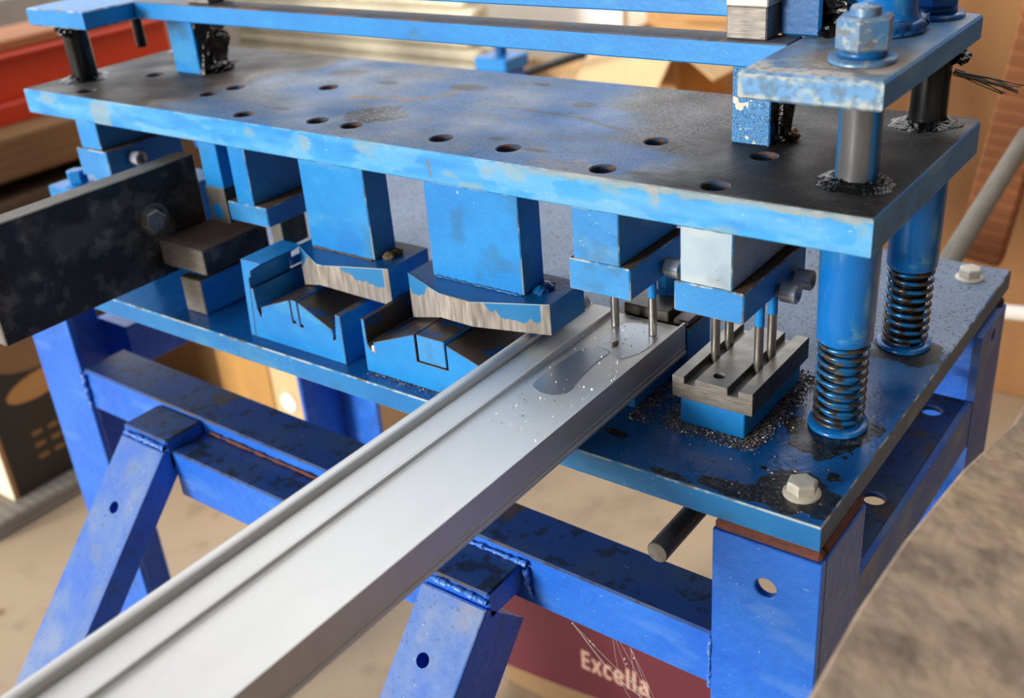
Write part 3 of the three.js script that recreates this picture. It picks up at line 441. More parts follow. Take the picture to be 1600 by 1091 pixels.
part('grease', [lump(-0.832, 0.238, -0.214, 0.008, 0.035, 0.018, 8, 1.0, 4), lump(-0.828, 0.208, -0.216, 0.012, 0.006, 0.018, 9, 0.8, 3)], mGrease, press, 'thick black grease on the upright');

// ---------------------------------------------------------------- guide posts, springs, top frame
const frame = thing('top_frame', 'blue top frame of end plates, bars and four guide posts', 'press frame', [-0.5, 0, -0.2]);
POSTS.forEach(([x, z], i) => part('guide_post', cyl(0.0149, x, 0.0001, 0.2699, z, 44), i === 0 ? mPost : mPostOily, frame));
const mEndTop = phy({ roughness: 0.42, map: own(tex(512, 1024, (u, v) => {
  const x = -0.107 + u * 0.099, z = -0.0785 - v * 0.2215, n = fbm(x * 60, z * 60, 5, 0, 601), m = fbm(x * 240, z * 240, 4, 0, 606), r = Math.hypot(x + 0.0404, z + 0.128);
  let c = mix([80, 130, 178], [148, 154, 160], clamp((n - 0.34) * 2)); c = mix(c, [140, 114, 88], sstep(0.055, 0.025, r + 0.03 * (n - 0.5)) * 0.85);
  c = mix(c, [200, 196, 188], sstep(0.46, 0.56, fbm(x * 50 + 4, z * 90, 4, 0, 609)) * sstep(-0.13, -0.09, z) * 0.85); c = mix(c, [110, 84, 64], sstep(0.56, 0.66, m) * sstep(-0.02, -0.06, x) * 0.5);
  return c;
}), -0.107, 0.099, 0.0785, 0.2215) });
const mEndFace = phy({ roughness: 0.55, map: own(tex(512, 128, (u, v) => {
  const n = fbm(u * 9, v * 2.4, 5, 0, 611), m = fbm(u * 22, v * 5, 4, 0, 615), e = Math.min(v, 1 - v, u * 4);
  let c = mix([92, 148, 200], [66, 122, 176], clamp((m - 0.3) * 1.6)); c = mix(c, [176, 178, 172], sstep(0.34, 0.04, e + 0.6 * (n - 0.5)) * 0.9); c = mix(c, [90, 108, 118], sstep(0.52, 0.72, m) * 0.5);
  return mix(c, [186, 186, 178], sstep(0.60, 0.72, fbm(u * 9 + 3, v * 2, 4, 0, 619)) * 0.5);
}), -0.107, 0.099, 0.27, 0.0195) });
part('end_plate', byNormal(prismY([[-0.107, -0.30], [-0.107, -0.0785], [-0.008, -0.0785], [-0.008, -0.296], [-0.014, -0.30]], 0.27, 0.2895, 0.0018), (n) => n.y > 0.9 ? 1 : n.z > 0.5 ? 2 : 0), [mPaintChipped, mEndTop, mEndFace], frame);
part('end_plate', byNormal(prismY([[-0.998, -0.30], [-0.998, -0.094], [-0.888, -0.094], [-0.888, -0.30]], 0.27, 0.2895, 0.0015), (n) => chamfer(n) ? 1 : 0), [mPaint, mEdge], frame);
part('cross_bar', byNormal(box(-0.8878, -0.1072, 0.2702, 0.2893, -0.19, -0.16, 0.0012), (n) => n.y > 0.5 ? 1 : 0), [mPaintChipped.clone(), std({ map: tex(1024, 256, (u, v) => { const n = fbm(u * 30, v * 8, 4, 30, 621); let c = mix([96, 104, 118], [70, 66, 66], clamp((n - 0.3) * 1.8)); return mix(c, [126, 96, 74], sstep(0.62, 0.7, fbm(u * 50, v * 6, 3, 50, 625))); }, true, [1.2, 4]), roughness: 0.55 })], frame);
frame.children[frame.children.length - 1].material[0] = mPaint;
part('upper_bar', box(-0.80, -0.1592, 0.3045, 0.345, -0.205, -0.1705, 0.0012), mPaint, frame, 'blue upper bar');
part('pad_block', box(-0.159, -0.1265, 0.2895, 0.3135, -0.203, -0.166, 0.001), mBareGrey, frame, 'worn bare steel block');
part('pad_block', box(-0.1592, -0.1255, 0.3135, 0.345, -0.204, -0.165, 0.001), mZinc, frame);
part('pad_block', box(-0.80, -0.765, 0.2895, 0.3045, -0.203, -0.168, 0.001), mBareGrey, frame);
part('pad_block', byNormal(box(-0.125, -0.093, 0.2896, 0.35, -0.235, -0.185, 0.002), (n) => n.z > 0.5 ? 0 : 1), [mPaintOily, mGrease], frame);
part('grease', [0, 1, 2, 3, 4, 5].map((k) => lump(-0.09 + (k % 2) * 0.008, 0.293 + k * 0.006, -0.195 - (k % 3) * 0.008, 0.01, 0.006, 0.01, k + 50, 0.8, 2)), mGrease, frame, 'thick black grease beside the cylinder');
part('ram_cylinder', lathe([[0, 0.2896], [0.033, 0.2896], [0.034, 0.293], [0.029, 0.298], [0.0265, 0.306], [0.0265, 0.40], [0, 0.40]], 40).translate(-0.062, 0, -0.222), mSleeve, frame, 'blue cylinder foot with a weld collar');
part('weld_seam', weld(Array.from({ length: 13 }, (_, k) => [-0.062 + 0.031 * Math.cos(k / 12 * 6.283), 0.2955, -0.222 + 0.031 * Math.sin(k / 12 * 6.283)]), 0.004, 9), mPaintOily, frame);
const mNut = phy({ map: tex(256, 256, (u, v) => { const a = fbm(u * 9, v * 9, 4, 9, 651), b = fbm(u * 18, v * 18, 4, 18, 655); let c = mix([78, 128, 178], [130, 146, 160], clamp((a - 0.35) * 2)); c = mix(c, [190, 192, 190], sstep(0.56, 0.72, b) * 0.6); return mix(c, [128, 100, 78], sstep(0.62, 0.74, fbm(u * 14, v * 14, 3, 14, 658)) * 0.45); }, true, [14, 14]), metalness: 0.2, roughness: 0.38 });
for (const [i, q] of POSTS.entries()) if (i < 2) {
  const y = 0.2895, [x, z] = [q[0], i ? -0.281 : -0.128];
  const n = part('hex_nut', hexPrism(0.0335, y + 0.0085, y + 0.0305, 0.002).translate(x, 0, z), i ? mSleeve : mNut, frame, 'large painted hex nut');
  part('washer', lathe([[0.012, y], [0.0222, y], [0.0225, y + 0.0008], [0.0222, y + 0.0038], [0.012, y + 0.0038]], 40).translate(x, 0, z), i ? mSleeve : mNut, n);
  part('spring_washer', lathe([[0.012, y + 0.0039], [0.0165, y + 0.0039], [0.0165, y + 0.0084], [0.012, y + 0.0084]], 40).translate(x, 0, z), mPaintOily, n);
  part('stud', lathe([[0.0102, y], [0.0102, y + 0.0345], [0.0088, y + 0.0365], [0, y + 0.0385]], 30).translate(x, 0, z), mNut, n);
}
{ // threaded stud hanging from the far end plate
  const pts = []; for (let k = 0; k <= 40; k++) { const y = 0.27 - k * 0.0011; pts.push([0.0058, y], [0.0066, y - 0.00055]); }
  part('threaded_stud', lathe([[0, 0.27], ...pts, [0, 0.2255]], 24).translate(-0.955, 0, -0.205), mPostOily, frame, 'hanging threaded stud');
}
part('grease', [0, 1, 2, 3, 4].map((k) => lump(-0.972 + 0.012 * Math.cos(k * 1.3), 0.262 - (k % 2) * 0.004, -0.131 + 0.012 * Math.sin(k * 1.3), 0.008, 0.006, 0.008, k + 70, 0.8, 2)), mGrease, frame, 'black grease collar under the end plate');
part('grease', [0, 1, 2].map((k) => lump(-0.030 + k * 0.003, 0.264 - k * 0.004, -0.298, 0.008, 0.006, 0.008, k + 80, 0.9, 2)), mGrease, frame);
{ // wisps of wire brush bristle stuck in the grease
  seed = 91; const L = []; for (let k = 0; k < 16; k++) { const a = [-0.026, 0.244 + rr(-0.003, 0.002), -0.300 + rr(-0.004, 0.004)], b = [0.018 + rr(-0.012, 0.008), 0.226 + rr(-0.004, 0.006), -0.322 + rr(-0.006, 0.006)]; L.push(tube([a, [(a[0] + b[0]) / 2, (a[1] + b[1]) / 2 + rr(-0.001, 0.002), (a[2] + b[2]) / 2], b], 0.00045, 8, 5)); }
  part('bristles', L, mSteelDark, frame, 'stray dark bristles stuck to the post');
}
function spring(i, label) {
  const [x, z] = POSTS[i], s = thing('compression_spring', label, 'spring', [x, 0, z]);
  part('spring_seat', lathe([[0.0152, 0.0001], [0.0228, 0.0001], [0.0232, 0.0012], [0.0228, 0.005], [0.0152, 0.005]], 48).translate(x, 0, z), mSleeve, s, 'blue washer under the spring');
  const P = [], N = 9.4, y0 = 0.0078, y1 = 0.0742; for (let k = 0; k <= 360; k++) { const t = k / 360, e = t < 0.06 ? t * 0.35 / 0.06 * 0.06 : t; P.push(new THREE.Vector3(x + 0.0182 * Math.cos(t * N * 6.2832 + 1), y0 + (y1 - y0) * clamp((t - 0.05) / 0.9), z + 0.0182 * Math.sin(t * N * 6.2832 + 1))); }
  const g = new THREE.TubeGeometry(new THREE.CatmullRomCurve3(P), 720, 0.0019, 10), uv = g.attributes.uv; for (let k = 0; k < uv.count; k++) uv.setXY(k, uv.getX(k) * 1.3, uv.getY(k) * 0.015);
  part('coil', g, mSpring, s);
}
spring(0, 'black and blue coil spring under the front guide sleeve');
spring(1, 'oily coil spring under the rear guide sleeve');

// ---------------------------------------------------------------- punches under the press plate
function socketScrew(x, y, z) { const g = lathe([[0, 0], [0.0048, 0], [0.0048, 0.004], [0.0078, 0.004], [0.0082, 0.0046], [0.0082, 0.0165], [0.0074, 0.0172], [0.0046, 0.0172], [0.0042, 0.011], [0, 0.011]], 28); g.rotateZ(-Math.PI / 2); return g.translate(x, y, z); }
const mScrew = std({ map: tex(128, 128, (u, v) => mix([190, 186, 180], [130, 146, 166], sstep(0.4, 0.7, fbm(u * 6, v * 6, 4, 6, 711))), true, [30, 30]), metalness: 0.1, roughness: 0.4 });
function pinPunch(name, label, sp, ho, pins, screws, spMat) {
  const t = thing(name, label, 'punch tool', [(ho[0] + ho[1]) / 2, UP.y0, (ho[4] + ho[5]) / 2]);
  part('spacer_block', worn(box(...sp, 0.0009)), [spMat, mEdge], t);
  part('holder_plate', worn(box(...ho, 0.0011), (n) => n.y > 0.5 ? 1 : 0, 2), [mPaintChipped, mDust, mEdge], t, 'chipped blue holder plate');
  for (const [x, z, y0, r] of pins) { const p = part('punch_pin', cyl(r, x, y0, y0 + (ho[2] - y0) * 0.62, z, 24, 0.0003), mSteel, t, 'bright steel punch pin'); part('pin_shank', cyl(r * 1.06, x, y0 + (ho[2] - y0) * 0.62, ho[2], z, 24, 0.0003), mPaint, p); }
  for (const [y, z] of screws) part('socket_screw', socketScrew(ho[1], y, z), mScrew, t, 'socket head screw');
  return t;
}
pinPunch('pin_punch', 'chipped blue pin punch pressing two pins into the aluminium profile', [-0.2435, -0.2002, 0.1304, UP.y0, -0.165, -0.0702], [-0.248, -0.1905, 0.103, 0.1303, -0.165, -0.0695], [[-0.2408, -0.126, 0.0456, 0.0037], [-0.2033, -0.126, 0.0456, 0.0037]], [[0.1135, -0.122]], mPaintChipped);
pinPunch('pin_punch', 'four-pin punch with a pale grey spacer above the slotted die', [-0.147, -0.1042, 0.1294, UP.y0, -0.19, -0.0702], [-0.152, -0.0942, 0.1042, 0.1293, -0.185, -0.0695], [[-0.1425, -0.1225, 0.0368, 0.0037], [-0.1425, -0.1475, 0.0368, 0.0037], [-0.1047, -0.1225, 0.0368, 0.0037], [-0.1047, -0.1475, 0.0368, 0.0037]], [[0.1085, -0.13], [0.1085, -0.158]], mPaintGrey);
pinPunch('pin_punch', 'blue pin punch beyond the long black bar', [-0.917, -0.879, 0.1423, UP.y0, -0.16, -0.0702], [-0.925, -0.868, 0.110, 0.1422, -0.17, -0.0675], [[-0.905, -0.084, 0.0792, 0.011]], [[0.128, -0.10]], mPaint);
{
  const t = thing('blade_punch', 'slim blue blade punch with a worn steel tip', 'punch tool', [-0.688, UP.y0, -0.1]);
  part('blade', box(-0.702, -0.674, 0.1265, UP.y0, -0.13, -0.0702), mPaint, t);
  part('blade_tip', byNormal(box(-0.705, -0.676, 0.088, 0.1264, -0.12, -0.071), (n) => n.z > 0.5 ? 0 : 1), [mSteelWorn, mSteelDark], t, 'worn steel blade tip');
  part('paint_patch', lump(-0.6915, 0.1005, -0.0709, 0.0085, 0.009, 0.0006, 2, 0.3, 2), mPaint, t);
}
{
  const t = thing('block_punch', 'blue block punch with a stepped holder between blade and large block', 'punch tool', [-0.642, UP.y0, -0.12]);
  part('spacer_block', worn(box(-0.656, -0.631, 0.1148, UP.y0, -0.18, -0.0702)), [mPaint, mEdge], t);
  part('holder_plate', worn(box(-0.6715, -0.613, 0.094, 0.1147, -0.18, -0.0697, 0.0011), (n) => n.y > 0.5 ? 1 : 0, 2), [mPaintChipped, mDust, mEdge], t);
  part('punch_tip', byNormal(box(-0.6365, -0.6195, 0.063, 0.0939, -0.125, -0.09), (n) => n.z > 0.5 ? 0 : 1), [mSteelWorn, mSteelDark], t, 'bare steel punch tip');
}
function notchPunch(label, x0, x1, plan, bead) {
  const t = thing('notching_punch', label, 'punch tool', [(x0 + x1) / 2, UP.y0, -0.085]);
  part('shank_block', worn(box(x0, x1, 0.0852, UP.y0, -0.1015, -0.0702, 0.0009)), [mPaint, mEdge], t);
  part('punch_blade', byNormal(bladePrism(plan, -0.118, 0.085), (n) => n.y > 0.9 ? 1 : n.z > 0.3 && Math.abs(n.y) < 0.2 ? 0 : 2), [mBladeFace, mPaintOily, mPaint], t, 'wedge-nosed punch blade with bare ground face');
  part('blade_edge', [rod([plan[0][0], 0.0849, plan[0][1]], [plan[1][0], 0.0849, plan[1][1]], 0.0005, 6), rod([plan[1][0], 0.0849, plan[1][1]], [plan[2][0], 0.0849, plan[2][1]], 0.0005, 6), rod([plan[2][0], 0.0849, plan[2][1]], [plan[3][0], 0.0849, plan[3][1]], 0.0005, 6)], mEdge, t);
  part('weld_bead', [lump(bead[0], 0.0865, bead[1], 0.0062, 0.0042, 0.0055, x0 * 10, 0.4, 3), lump(bead[0] - 0.002, 0.0862, bead[1] - 0.012, 0.007, 0.0035, 0.006, x0 * 20, 0.5, 3), weld([[x0 + 0.004, 0.0855, -0.0695], [(x0 + x1) / 2, 0.0855, -0.0695], [x1 - 0.002, 0.0855, -0.0695]], 0.0009, 3)], x0 < -0.5 ? mDust : mPaintOily, t, x0 < -0.5 ? 'rusty weld at the foot of the block' : 'painted weld at the foot of the block');
}
// ground lower face, blue paint left along the top of it with a torn edge
const mBladeFace = std({ map: own(tex(1024, 128, (u, v) => { const x = -0.58 + u * 0.32, q = x < -0.435 ? (x + 0.569) / 0.125 : (x + 0.422) / 0.155, e = (q < 0.3 ? 0.62 + 0.6 * sstep(0.05, 0.36, q) : q > 0.95 ? 1.2 : 1.3 - 0.75 * sstep(0.4, 0.95, q)) + 0.35 * (fbm(x * 90, 3, 4, 0, 701) - 0.5) + 0.05 * (fbm(x * 300, v * 6, 2, 0, 704) - 0.5); const s = fbm(x * 420, v * 2, 3, 0, 706); return v > e ? [40, 128, 190] : mix([176, 173, 168], [126, 122, 118], clamp(s * 1.6 - 0.3)); }), -0.58, 0.32, 0.042, 0.043), metalness: 0.25, roughness: 0.45 });
notchPunch('blue notching punch block over the narrower slit die', -0.554, -0.47, [[-0.569, -0.066, 0.0425], [-0.5165, -0.039, 0.0635], [-0.5095, -0.039, 0.0635], [-0.445, -0.061, 0.0475]], [-0.462, -0.082]);
notchPunch('broad blue notching punch block over the wider keyed die', -0.3975, -0.2965, [[-0.422, -0.063, 0.0402], [-0.368, -0.0415, 0.0615], [-0.331, -0.0402, 0.0615], [-0.267, -0.066, 0.0565]], [-0.288, -0.083]);

// ---------------------------------------------------------------- workpiece
{
  const t = thing('aluminium_profile', 'long silver aluminium profile lying across the slotted die', 'metal profile', [-0.24, 0.0425, 0.3]);
  const O = [[-0.185, 0.0205], [-0.185, 0.0503], [-0.1868, 0.0503], [-0.1870, 0.0458], [-0.1885, 0.0450], [-0.2545, 0.0450], [-0.2552, 0.0455], [-0.2556, 0.0480], [-0.2562, 0.0487], [-0.2572, 0.0490], [-0.2584, 0.0486], [-0.2592, 0.0482], [-0.2782, 0.0482], [-0.2790, 0.0488], [-0.2800, 0.0487], [-0.2806, 0.0470], [-0.2818, 0.0470]];
  for (let k = 0; k <= 12; k++) { const a = k / 12 * Math.PI; O.push([-0.2882 + 0.0060 * Math.cos(a), 0.0492 + 0.0062 * Math.sin(a)]); }
  O.push([-0.2942, 0.0205], [-0.2922, 0.0205], [-0.2922, 0.0426], [-0.1872, 0.0426], [-0.1872, 0.0205]);
  const g = prismZ(O, -0.15, 0.75, 0); 
  part('profile', g, mAlu, t);
  part('side_rib', [box(-0.185, -0.1838, 0.0205, 0.0238, -0.15, 0.75, 0.0003), box(-0.185, -0.1846, 0.027, 0.0282, -0.15, 0.75, 0.0002)], mAlu, t);
  // cutting-oil puddle lying on the web
  const oil = (pts) => prismY(new THREE.CatmullRomCurve3(pts.map(([x, z]) => new THREE.Vector3(x, 0, z)), true).getPoints(60).slice(0, 60).map((p) => [p.x, p.z]), 0.04495, 0.0454, 0.0002);
  part('oil_puddle', oil([[-0.244, -0.004], [-0.234, 0.002], [-0.2216, 0.001], [-0.213, -0.008], [-0.2165, -0.03], [-0.2195, -0.06], [-0.2205, -0.082], [-0.2405, -0.078], [-0.246, -0.05], [-0.2465, -0.02]]), mOilFilm, t, 'smooth bluish cutting-oil puddle');
  part('oil_puddle', oil([[-0.236, -0.088], [-0.2375, -0.11], [-0.2345, -0.135], [-0.21, -0.14], [-0.196, -0.12], [-0.197, -0.09], [-0.208, -0.074], [-0.2215, -0.083]]), mOilFilm, t, 'smooth cutting-oil film round the pins');
  part('burr', lump(-0.2225, 0.0462, -0.0955, 0.0022, 0.0012, 0.0045, 6, 0.6, 2), mDust, t);
}

swarf('fine_chips', 'fine bright chips and dust strewn on the aluminium profile', 170, () => { const z = rr(-0.145, 0.06); return [rr(-0.252, -0.19), z + 0.02 * (rnd() - 0.5), 0.0452]; }, 14, 0.85);

// ---------------------------------------------------------------- side fence at the far end
{
  const t = thing('fence_bar', 'long black scaled steel fence bar with a hex bolt', 'steel bar', [-0.75, 0.0345, 0.03]);
  part('bar', byNormal(box(-0.765, -0.7402, 0.0345, 0.15, -0.09, 0.163, 0.0012), (n) => n.y > 0.5 ? 1 : n.z > 0.5 ? 2 : 0), [mScale, mBar, mBareGrey], t);
  const b = hexPrism(0.0225, 0, 0.011, 0.0015); b.rotateZ(-Math.PI / 2); b.translate(-0.7402, 0.0995, -0.0205); part('hex_bolt', b, mBareGrey, t, 'grey hex bolt head');
  const w = lathe([[0.0125, 0], [0.017, 0], [0.0178, 0.001], [0.0125, 0.0012]], 36); w.rotateZ(-Math.PI / 2); w.translate(-0.7402, 0.0985, -0.0255); part('bolt_ring', w, mBar, t);
  part('stop_block', byNormal(box(-0.7398, -0.6695, 0.0482, 0.0757, -0.112, -0.0238, 0.0012), (n) => n.z > 0.5 ? 0 : n.y > 0.5 ? 1 : 2), [mBareGrey, mDust, mScale], t, 'thick dark stop block with a dull sawn end');
}
{
  const t = thing('riser_block', 'small upright steel riser with a bare end under the stop block', 'riser block', [-0.7, 0, -0.06]);
  part('riser', byNormal(box(-0.716, -0.684, 0.0001, 0.0398, -0.11, -0.0235, 0.001), (n) => n.z > 0.5 ? 0 : n.y > 0.5 ? 1 : 2), [mBareGrey, mDust, mPaint], t);
  part('shim', box(-0.714, -0.69, 0.0398, 0.0481, -0.1, -0.034, 0.0006), mPaint, t);
}
{
  const t = thing('clamp_block', 'pale blue clamp block with a hex bolt behind the black bar', 'clamp', [-0.96, 0, -0.14]);
  part('block', box(-1.027, -0.85, 0.0001, 0.079, -0.205, -0.076, 0.0015), mPaintGrey.clone(), t); t.children[0].material = mPaint;
  const g = hexBolt(0.021, 0.018, 0.0165); g.translate(-0.992, 0.079, -0.098); part('hex_bolt', g, mPaint, t);
  part('slot', box(-1.018, -0.99, 0.056, 0.064, -0.0761, -0.0755, 0.0002), mGrease, t);
}

// ---------------------------------------------------------------- neighbouring bench at the right
{
  const t = thing('workbench', 'brown mottled bench top beside the press', 'workbench', [0.42, FLOOR, 0.1]);
  const mBench = std({ map: tex(512, 512, (u, v) => { const a = fbm(u * 7, v * 7, 4, 7, 801), b = fbm(u * 20, v * 20, 4, 20, 806), k = fbm(u * 4, v * 4, 3, 4, 809); let c = mix([156, 136, 116], [184, 160, 132], clamp(a * 2 - 0.5)); c = mix(c, [112, 96, 84], sstep(0.5, 0.75, b) * 0.5); c = mix(c, [172, 148, 118], sstep(0.5, 0.7, k) * 0.55); return c; }, true, [2, 2]), roughness: 0.9, bumpMap: tex(512, 512, (u, v) => fbm(u * 16, v * 16, 4, 16, 812), false, [2, 2]), bumpScale: 0.006 });
  part('bench_top', prismY([[0.094, -0.3], [0.0915, -0.10], [0.079, -0.03], [0.0715, 0.06], [0.070, 0.13], [0.0725, 0.21], [0.074, 0.5], [0.75, 0.5], [0.75, -0.3]], 0.018, 0.06, 0.003), mBench, t);
  for (const [x, z] of [[0.14, -0.24], [0.14, 0.44], [0.70, -0.24], [0.70, 0.44]]) part('leg', box(x - 0.03, x + 0.03, FLOOR, 0.018, z - 0.03, z + 0.03, 0.002), mBench, t);
}

// ---------------------------------------------------------------- background
const woodTex = (a, b, s) => tex(512, 512, (u, v) => { const g = fbm(u * 3, v * 60 + 4 * fbm(u * 3, v * 3, 2, 3, s), 4, 3, s + 2); return mix(a, b, clamp(g * 1.6 - 0.3)); }, true, [1.4, 2.4]);
const mWood = std({ map: woodTex([178, 116, 70], [140, 84, 48], 901), roughness: 0.75 });
const mBoard = std({ map: tex(512, 512, (u, v) => { const a = fbm(u * 14 + 2 * fbm(u * 3, v * 2, 2, 1, 961), v * 2, 4, 2, 963), b = fbm(u * 3, v * 3, 4, 3, 966); return mix(mix([172, 128, 82], [134, 94, 56], a), [92, 66, 42], sstep(0.56, 0.72, b) * 0.7); }, true, [1, 1]), roughness: 0.85 });
const mWoodOld = std({ map: woodTex([150, 112, 70], [104, 74, 44], 905), roughness: 0.85 });
const mWoodDark = std({ map: woodTex([112, 84, 56], [74, 54, 36], 909), roughness: 0.85 });
const mWoodGrey = std({ map: woodTex([150, 146, 136], [110, 106, 96], 913), roughness: 0.85 });
const cardTex = (a, s) => tex(256, 256, (u, v) => mix(a, a.map((q) => q * 0.86), fbm(u * 10, v * 4, 4, 4, s)), true, [2, 2]);
const mCard = std({ map: cardTex([206, 160, 104], 921), roughness: 0.85 });
const mCardPale = std({ map: cardTex([228, 194, 146], 925), roughness: 0.85 });
const mCardTan = std({ map: cardTex([196, 150, 84], 929), roughness: 0.85 });
const mCream = std({ map: cardTex([250, 242, 216], 933), roughness: 0.5 });
const mOrange = phy({ map: tex(512, 512, (u, v) => mix([206, 58, 22], [176, 44, 14], fbm(u * 6, v * 6, 4, 6, 941)), true, [1, 1]), roughness: 0.4 });
const mWhite = std({ color: 0xf7f5f0, roughness: 0.6 });
const mConcrete = std({ map: tex(256, 256, (u, v) => mix([186, 182, 172], [160, 156, 146], fbm(u * 8, v * 8, 4, 8, 945)), true, [1, 1]), roughness: 0.9 });

{ // timber stack carrying the orange channel
  const N = [[-2.72, -2.58], [-2.56, -2.42], [-2.40, -2.26]];
  for (let r = 0; r < 4; r++) {
    const y = FLOOR + r * 0.145;
    for (const z of [-1.15, -0.5, 0.15]) one('timber_bearer', box(-2.74, -2.26, y, y + 0.045, z - 0.05, z + 0.05, 0.003), mWoodDark, 'short dark timber bearer between the stacked beams', 'timber', [-2.5, y, z], 'bearers in the timber stack');
    for (const [x0, x1] of N) one('timber_beam', box(x0, x1, y + 0.045, y + 0.145, -1.3, 0.35, 0.004), (r + (x0 < -2.5 ? 1 : 0)) % 2 ? mWoodOld : mWoodDark, 'rough brown timber beam stacked under the orange channel', 'timber', [(x0 + x1) / 2, y + 0.045, -1], 'beams in the timber stack');
  }
  const c = thing('steel_channel', 'orange-red steel channel lying on the timber stack', 'steel channel', [-2.42, -0.17, -1]);
  part('web', box(-2.46, -2.395, -0.17, -0.02, -1.28, 0.35, 0.004), mOrange, c);
  part('flange', box(-2.46, -2.37, -0.02, -0.008, -1.28, 0.35, 0.003), mOrange, c);
  part('flange', box(-2.395, -2.365, -0.17, -0.12, -1.28, 0.35, 0.003), mOrange, c);
  one('timber_plank', box(-2.60, -2.40, -0.008, 0.02, -1.3, 0.3, 0.004), mWood, 'light brown plank lying on the orange channel', 'timber', [-2.5, -0.008, -1]);
  one('concrete_block', box(-3.9, -2.85, FLOOR, 0.06, -1.9, -0.2, 0.01), mConcrete, 'pale grey block behind the orange channel', 'concrete block', [-3.4, FLOOR, -1]);
}
{ // rack of cream bars
  const bar = one('cream_bar', box(-3.72, -1.92, 0, 0.034, -0.034, 0, 0.006), mCream, 'long cream bar in the stack behind the press', 'bar', [-2.8, 0, 0], 'cream bars stacked behind the press');
  let first = true;
  for (let r = 0; r < 15; r++) for (let k = 0; k < 2; k++) {
    const y = FLOOR + 0.08 + r * 0.0405, m = first ? bar : bar.clone(); if (!first) { m.name = numbered('cream_bar'); m.userData = { ...bar.userData }; scene.add(m); } first = false;
    m.position.set(-2.8 + ((r * 37 + k * 13) % 7) * 0.006, y, -2.0 - k * 0.06);
  }
  for (const x of [-3.5, -3.0, -2.45, -2.05]) one('bar_spacer', box(x - 0.03, x + 0.03, FLOOR, FLOOR + 0.08, -2.14, -1.96, 0.004), mWoodDark, 'dark wooden bearer under the cream bars', 'bearer', [x, FLOOR, -2.05], 'bearers under the cream bars');
  for (const x of [-3.35, -2.62, -2.1]) one('rack_post', box(x - 0.025, x + 0.025, FLOOR, 0.15, -2.19, -2.135, 0.004), mCream, 'cream upright post behind the stacked bars', 'post', [x, FLOOR, -2.16], 'cream posts behind the bars');
  one('partition_board', box(-3.6, -2.0, FLOOR, 0.2, -2.56, -2.5, 0.004), mConcrete, 'grey panel standing behind the cream bars', 'panel', [-2.8, FLOOR, -2.53]);
}
one('white_board', box(-2.35, -1.62, FLOOR, 0.25, -2.46, -2.42, 0.004), mWhite, 'bright white board standing behind the cartons', 'board', [-2, FLOOR, -2.44]);
{ // small blue screw jack seen over the plate
  const t = thing('screw_jack', 'small blurred blue screw jack beyond the press plate', 'screw jack', [-1.13, FLOOR, -1.15]);
  part('stand_column', box(-1.16, -1.10, FLOOR, -0.03, -1.18, -1.12, 0.003), mRoyal, t);
  part('jack_base', box(-1.175, -1.095, -0.03, -0.003, -1.19, -1.11, 0.003), mPaint, t);
  part('jack_screw', cyl(0.012, -1.135, -0.003, 0.03, -1.15, 20), mPaintOily, t);
  part('jack_head', box(-1.165, -1.115, 0.03, 0.042, -1.18, -1.12, 0.003), mPaintOily, t);
}
one('dark_pole', rod([-1.78, -0.30, -1.83], [-1.38, -0.165, -1.83], 0.012), mPostOily, 'thin dark pole leaning against the cartons', 'pole', [-1.6, -0.3, -2.2]);
function carton(name, label, x0, x1, y0, y1, z0, z1, mat, flaps, tape = null) {
  const t = thing(name, label, 'carton', [(x0 + x1) / 2, y0, (z0 + z1) / 2]);
  const w = 0.006; part('carton_wall', [box(x0, x1, y0, y1, z1 - w, z1, 0.001), box(x0, x1, y0, y1, z0, z0 + w, 0.001), box(x0, x0 + w, y0, y1, z0 + w, z1 - w, 0.001), box(x1 - w, x1, y0, y1, z0 + w, z1 - w, 0.001), box(x0 + w, x1 - w, y0, y0 + w, z0 + w, z1 - w, 0.001)], mat, t);
  if (flaps) for (const [ax, s] of flaps) { const L = (z1 - z0) * 0.45, g = ax === 'x' ? box(x0, x1, 0, 0.005, 0, L, 0.001) : box(0, L, 0, 0.005, z0, z1, 0.001); if (ax === 'x') { g.rotateX(s * 0.7); g.translate(0, y1, s > 0 ? z1 : z0); if (s < 0) g.translate(0, 0, -0.0); } else { g.rotateZ(-s * 0.6); g.translate(s > 0 ? x1 : x0, y1, 0); } part('flap', g, mCardPale, t); }
  else part('lid', box(x0 + w, x1 - w, y1 - 0.006, y1, z0 + w, z1 - w, 0.001), mat, t);
  return t;
}
carton('open_carton', 'open pale cardboard carton nearest the white board', -1.86, -1.62, FLOOR, -0.30, -2.25, -1.9, mCardPale, [['x', 1], ['z', 1]]);
carton('open_carton', 'open brown cardboard carton with a raised flap between two others', -1.46, -1.20, FLOOR, -0.18, -2.3, -2.0, mCard, [['x', 1], ['z', 1]]);
carton('open_carton', 'open cardboard carton with its flap spread toward the upright', -0.98, -0.65, FLOOR, -0.22, -2.35, -2.0, mCard, [['x', 1], ['z', -1]]);
carton('stacked_carton', 'closed brown carton standing behind the open cartons', -1.55, -0.6, FLOOR, 0.12, -2.85, -2.45, mCard, null);
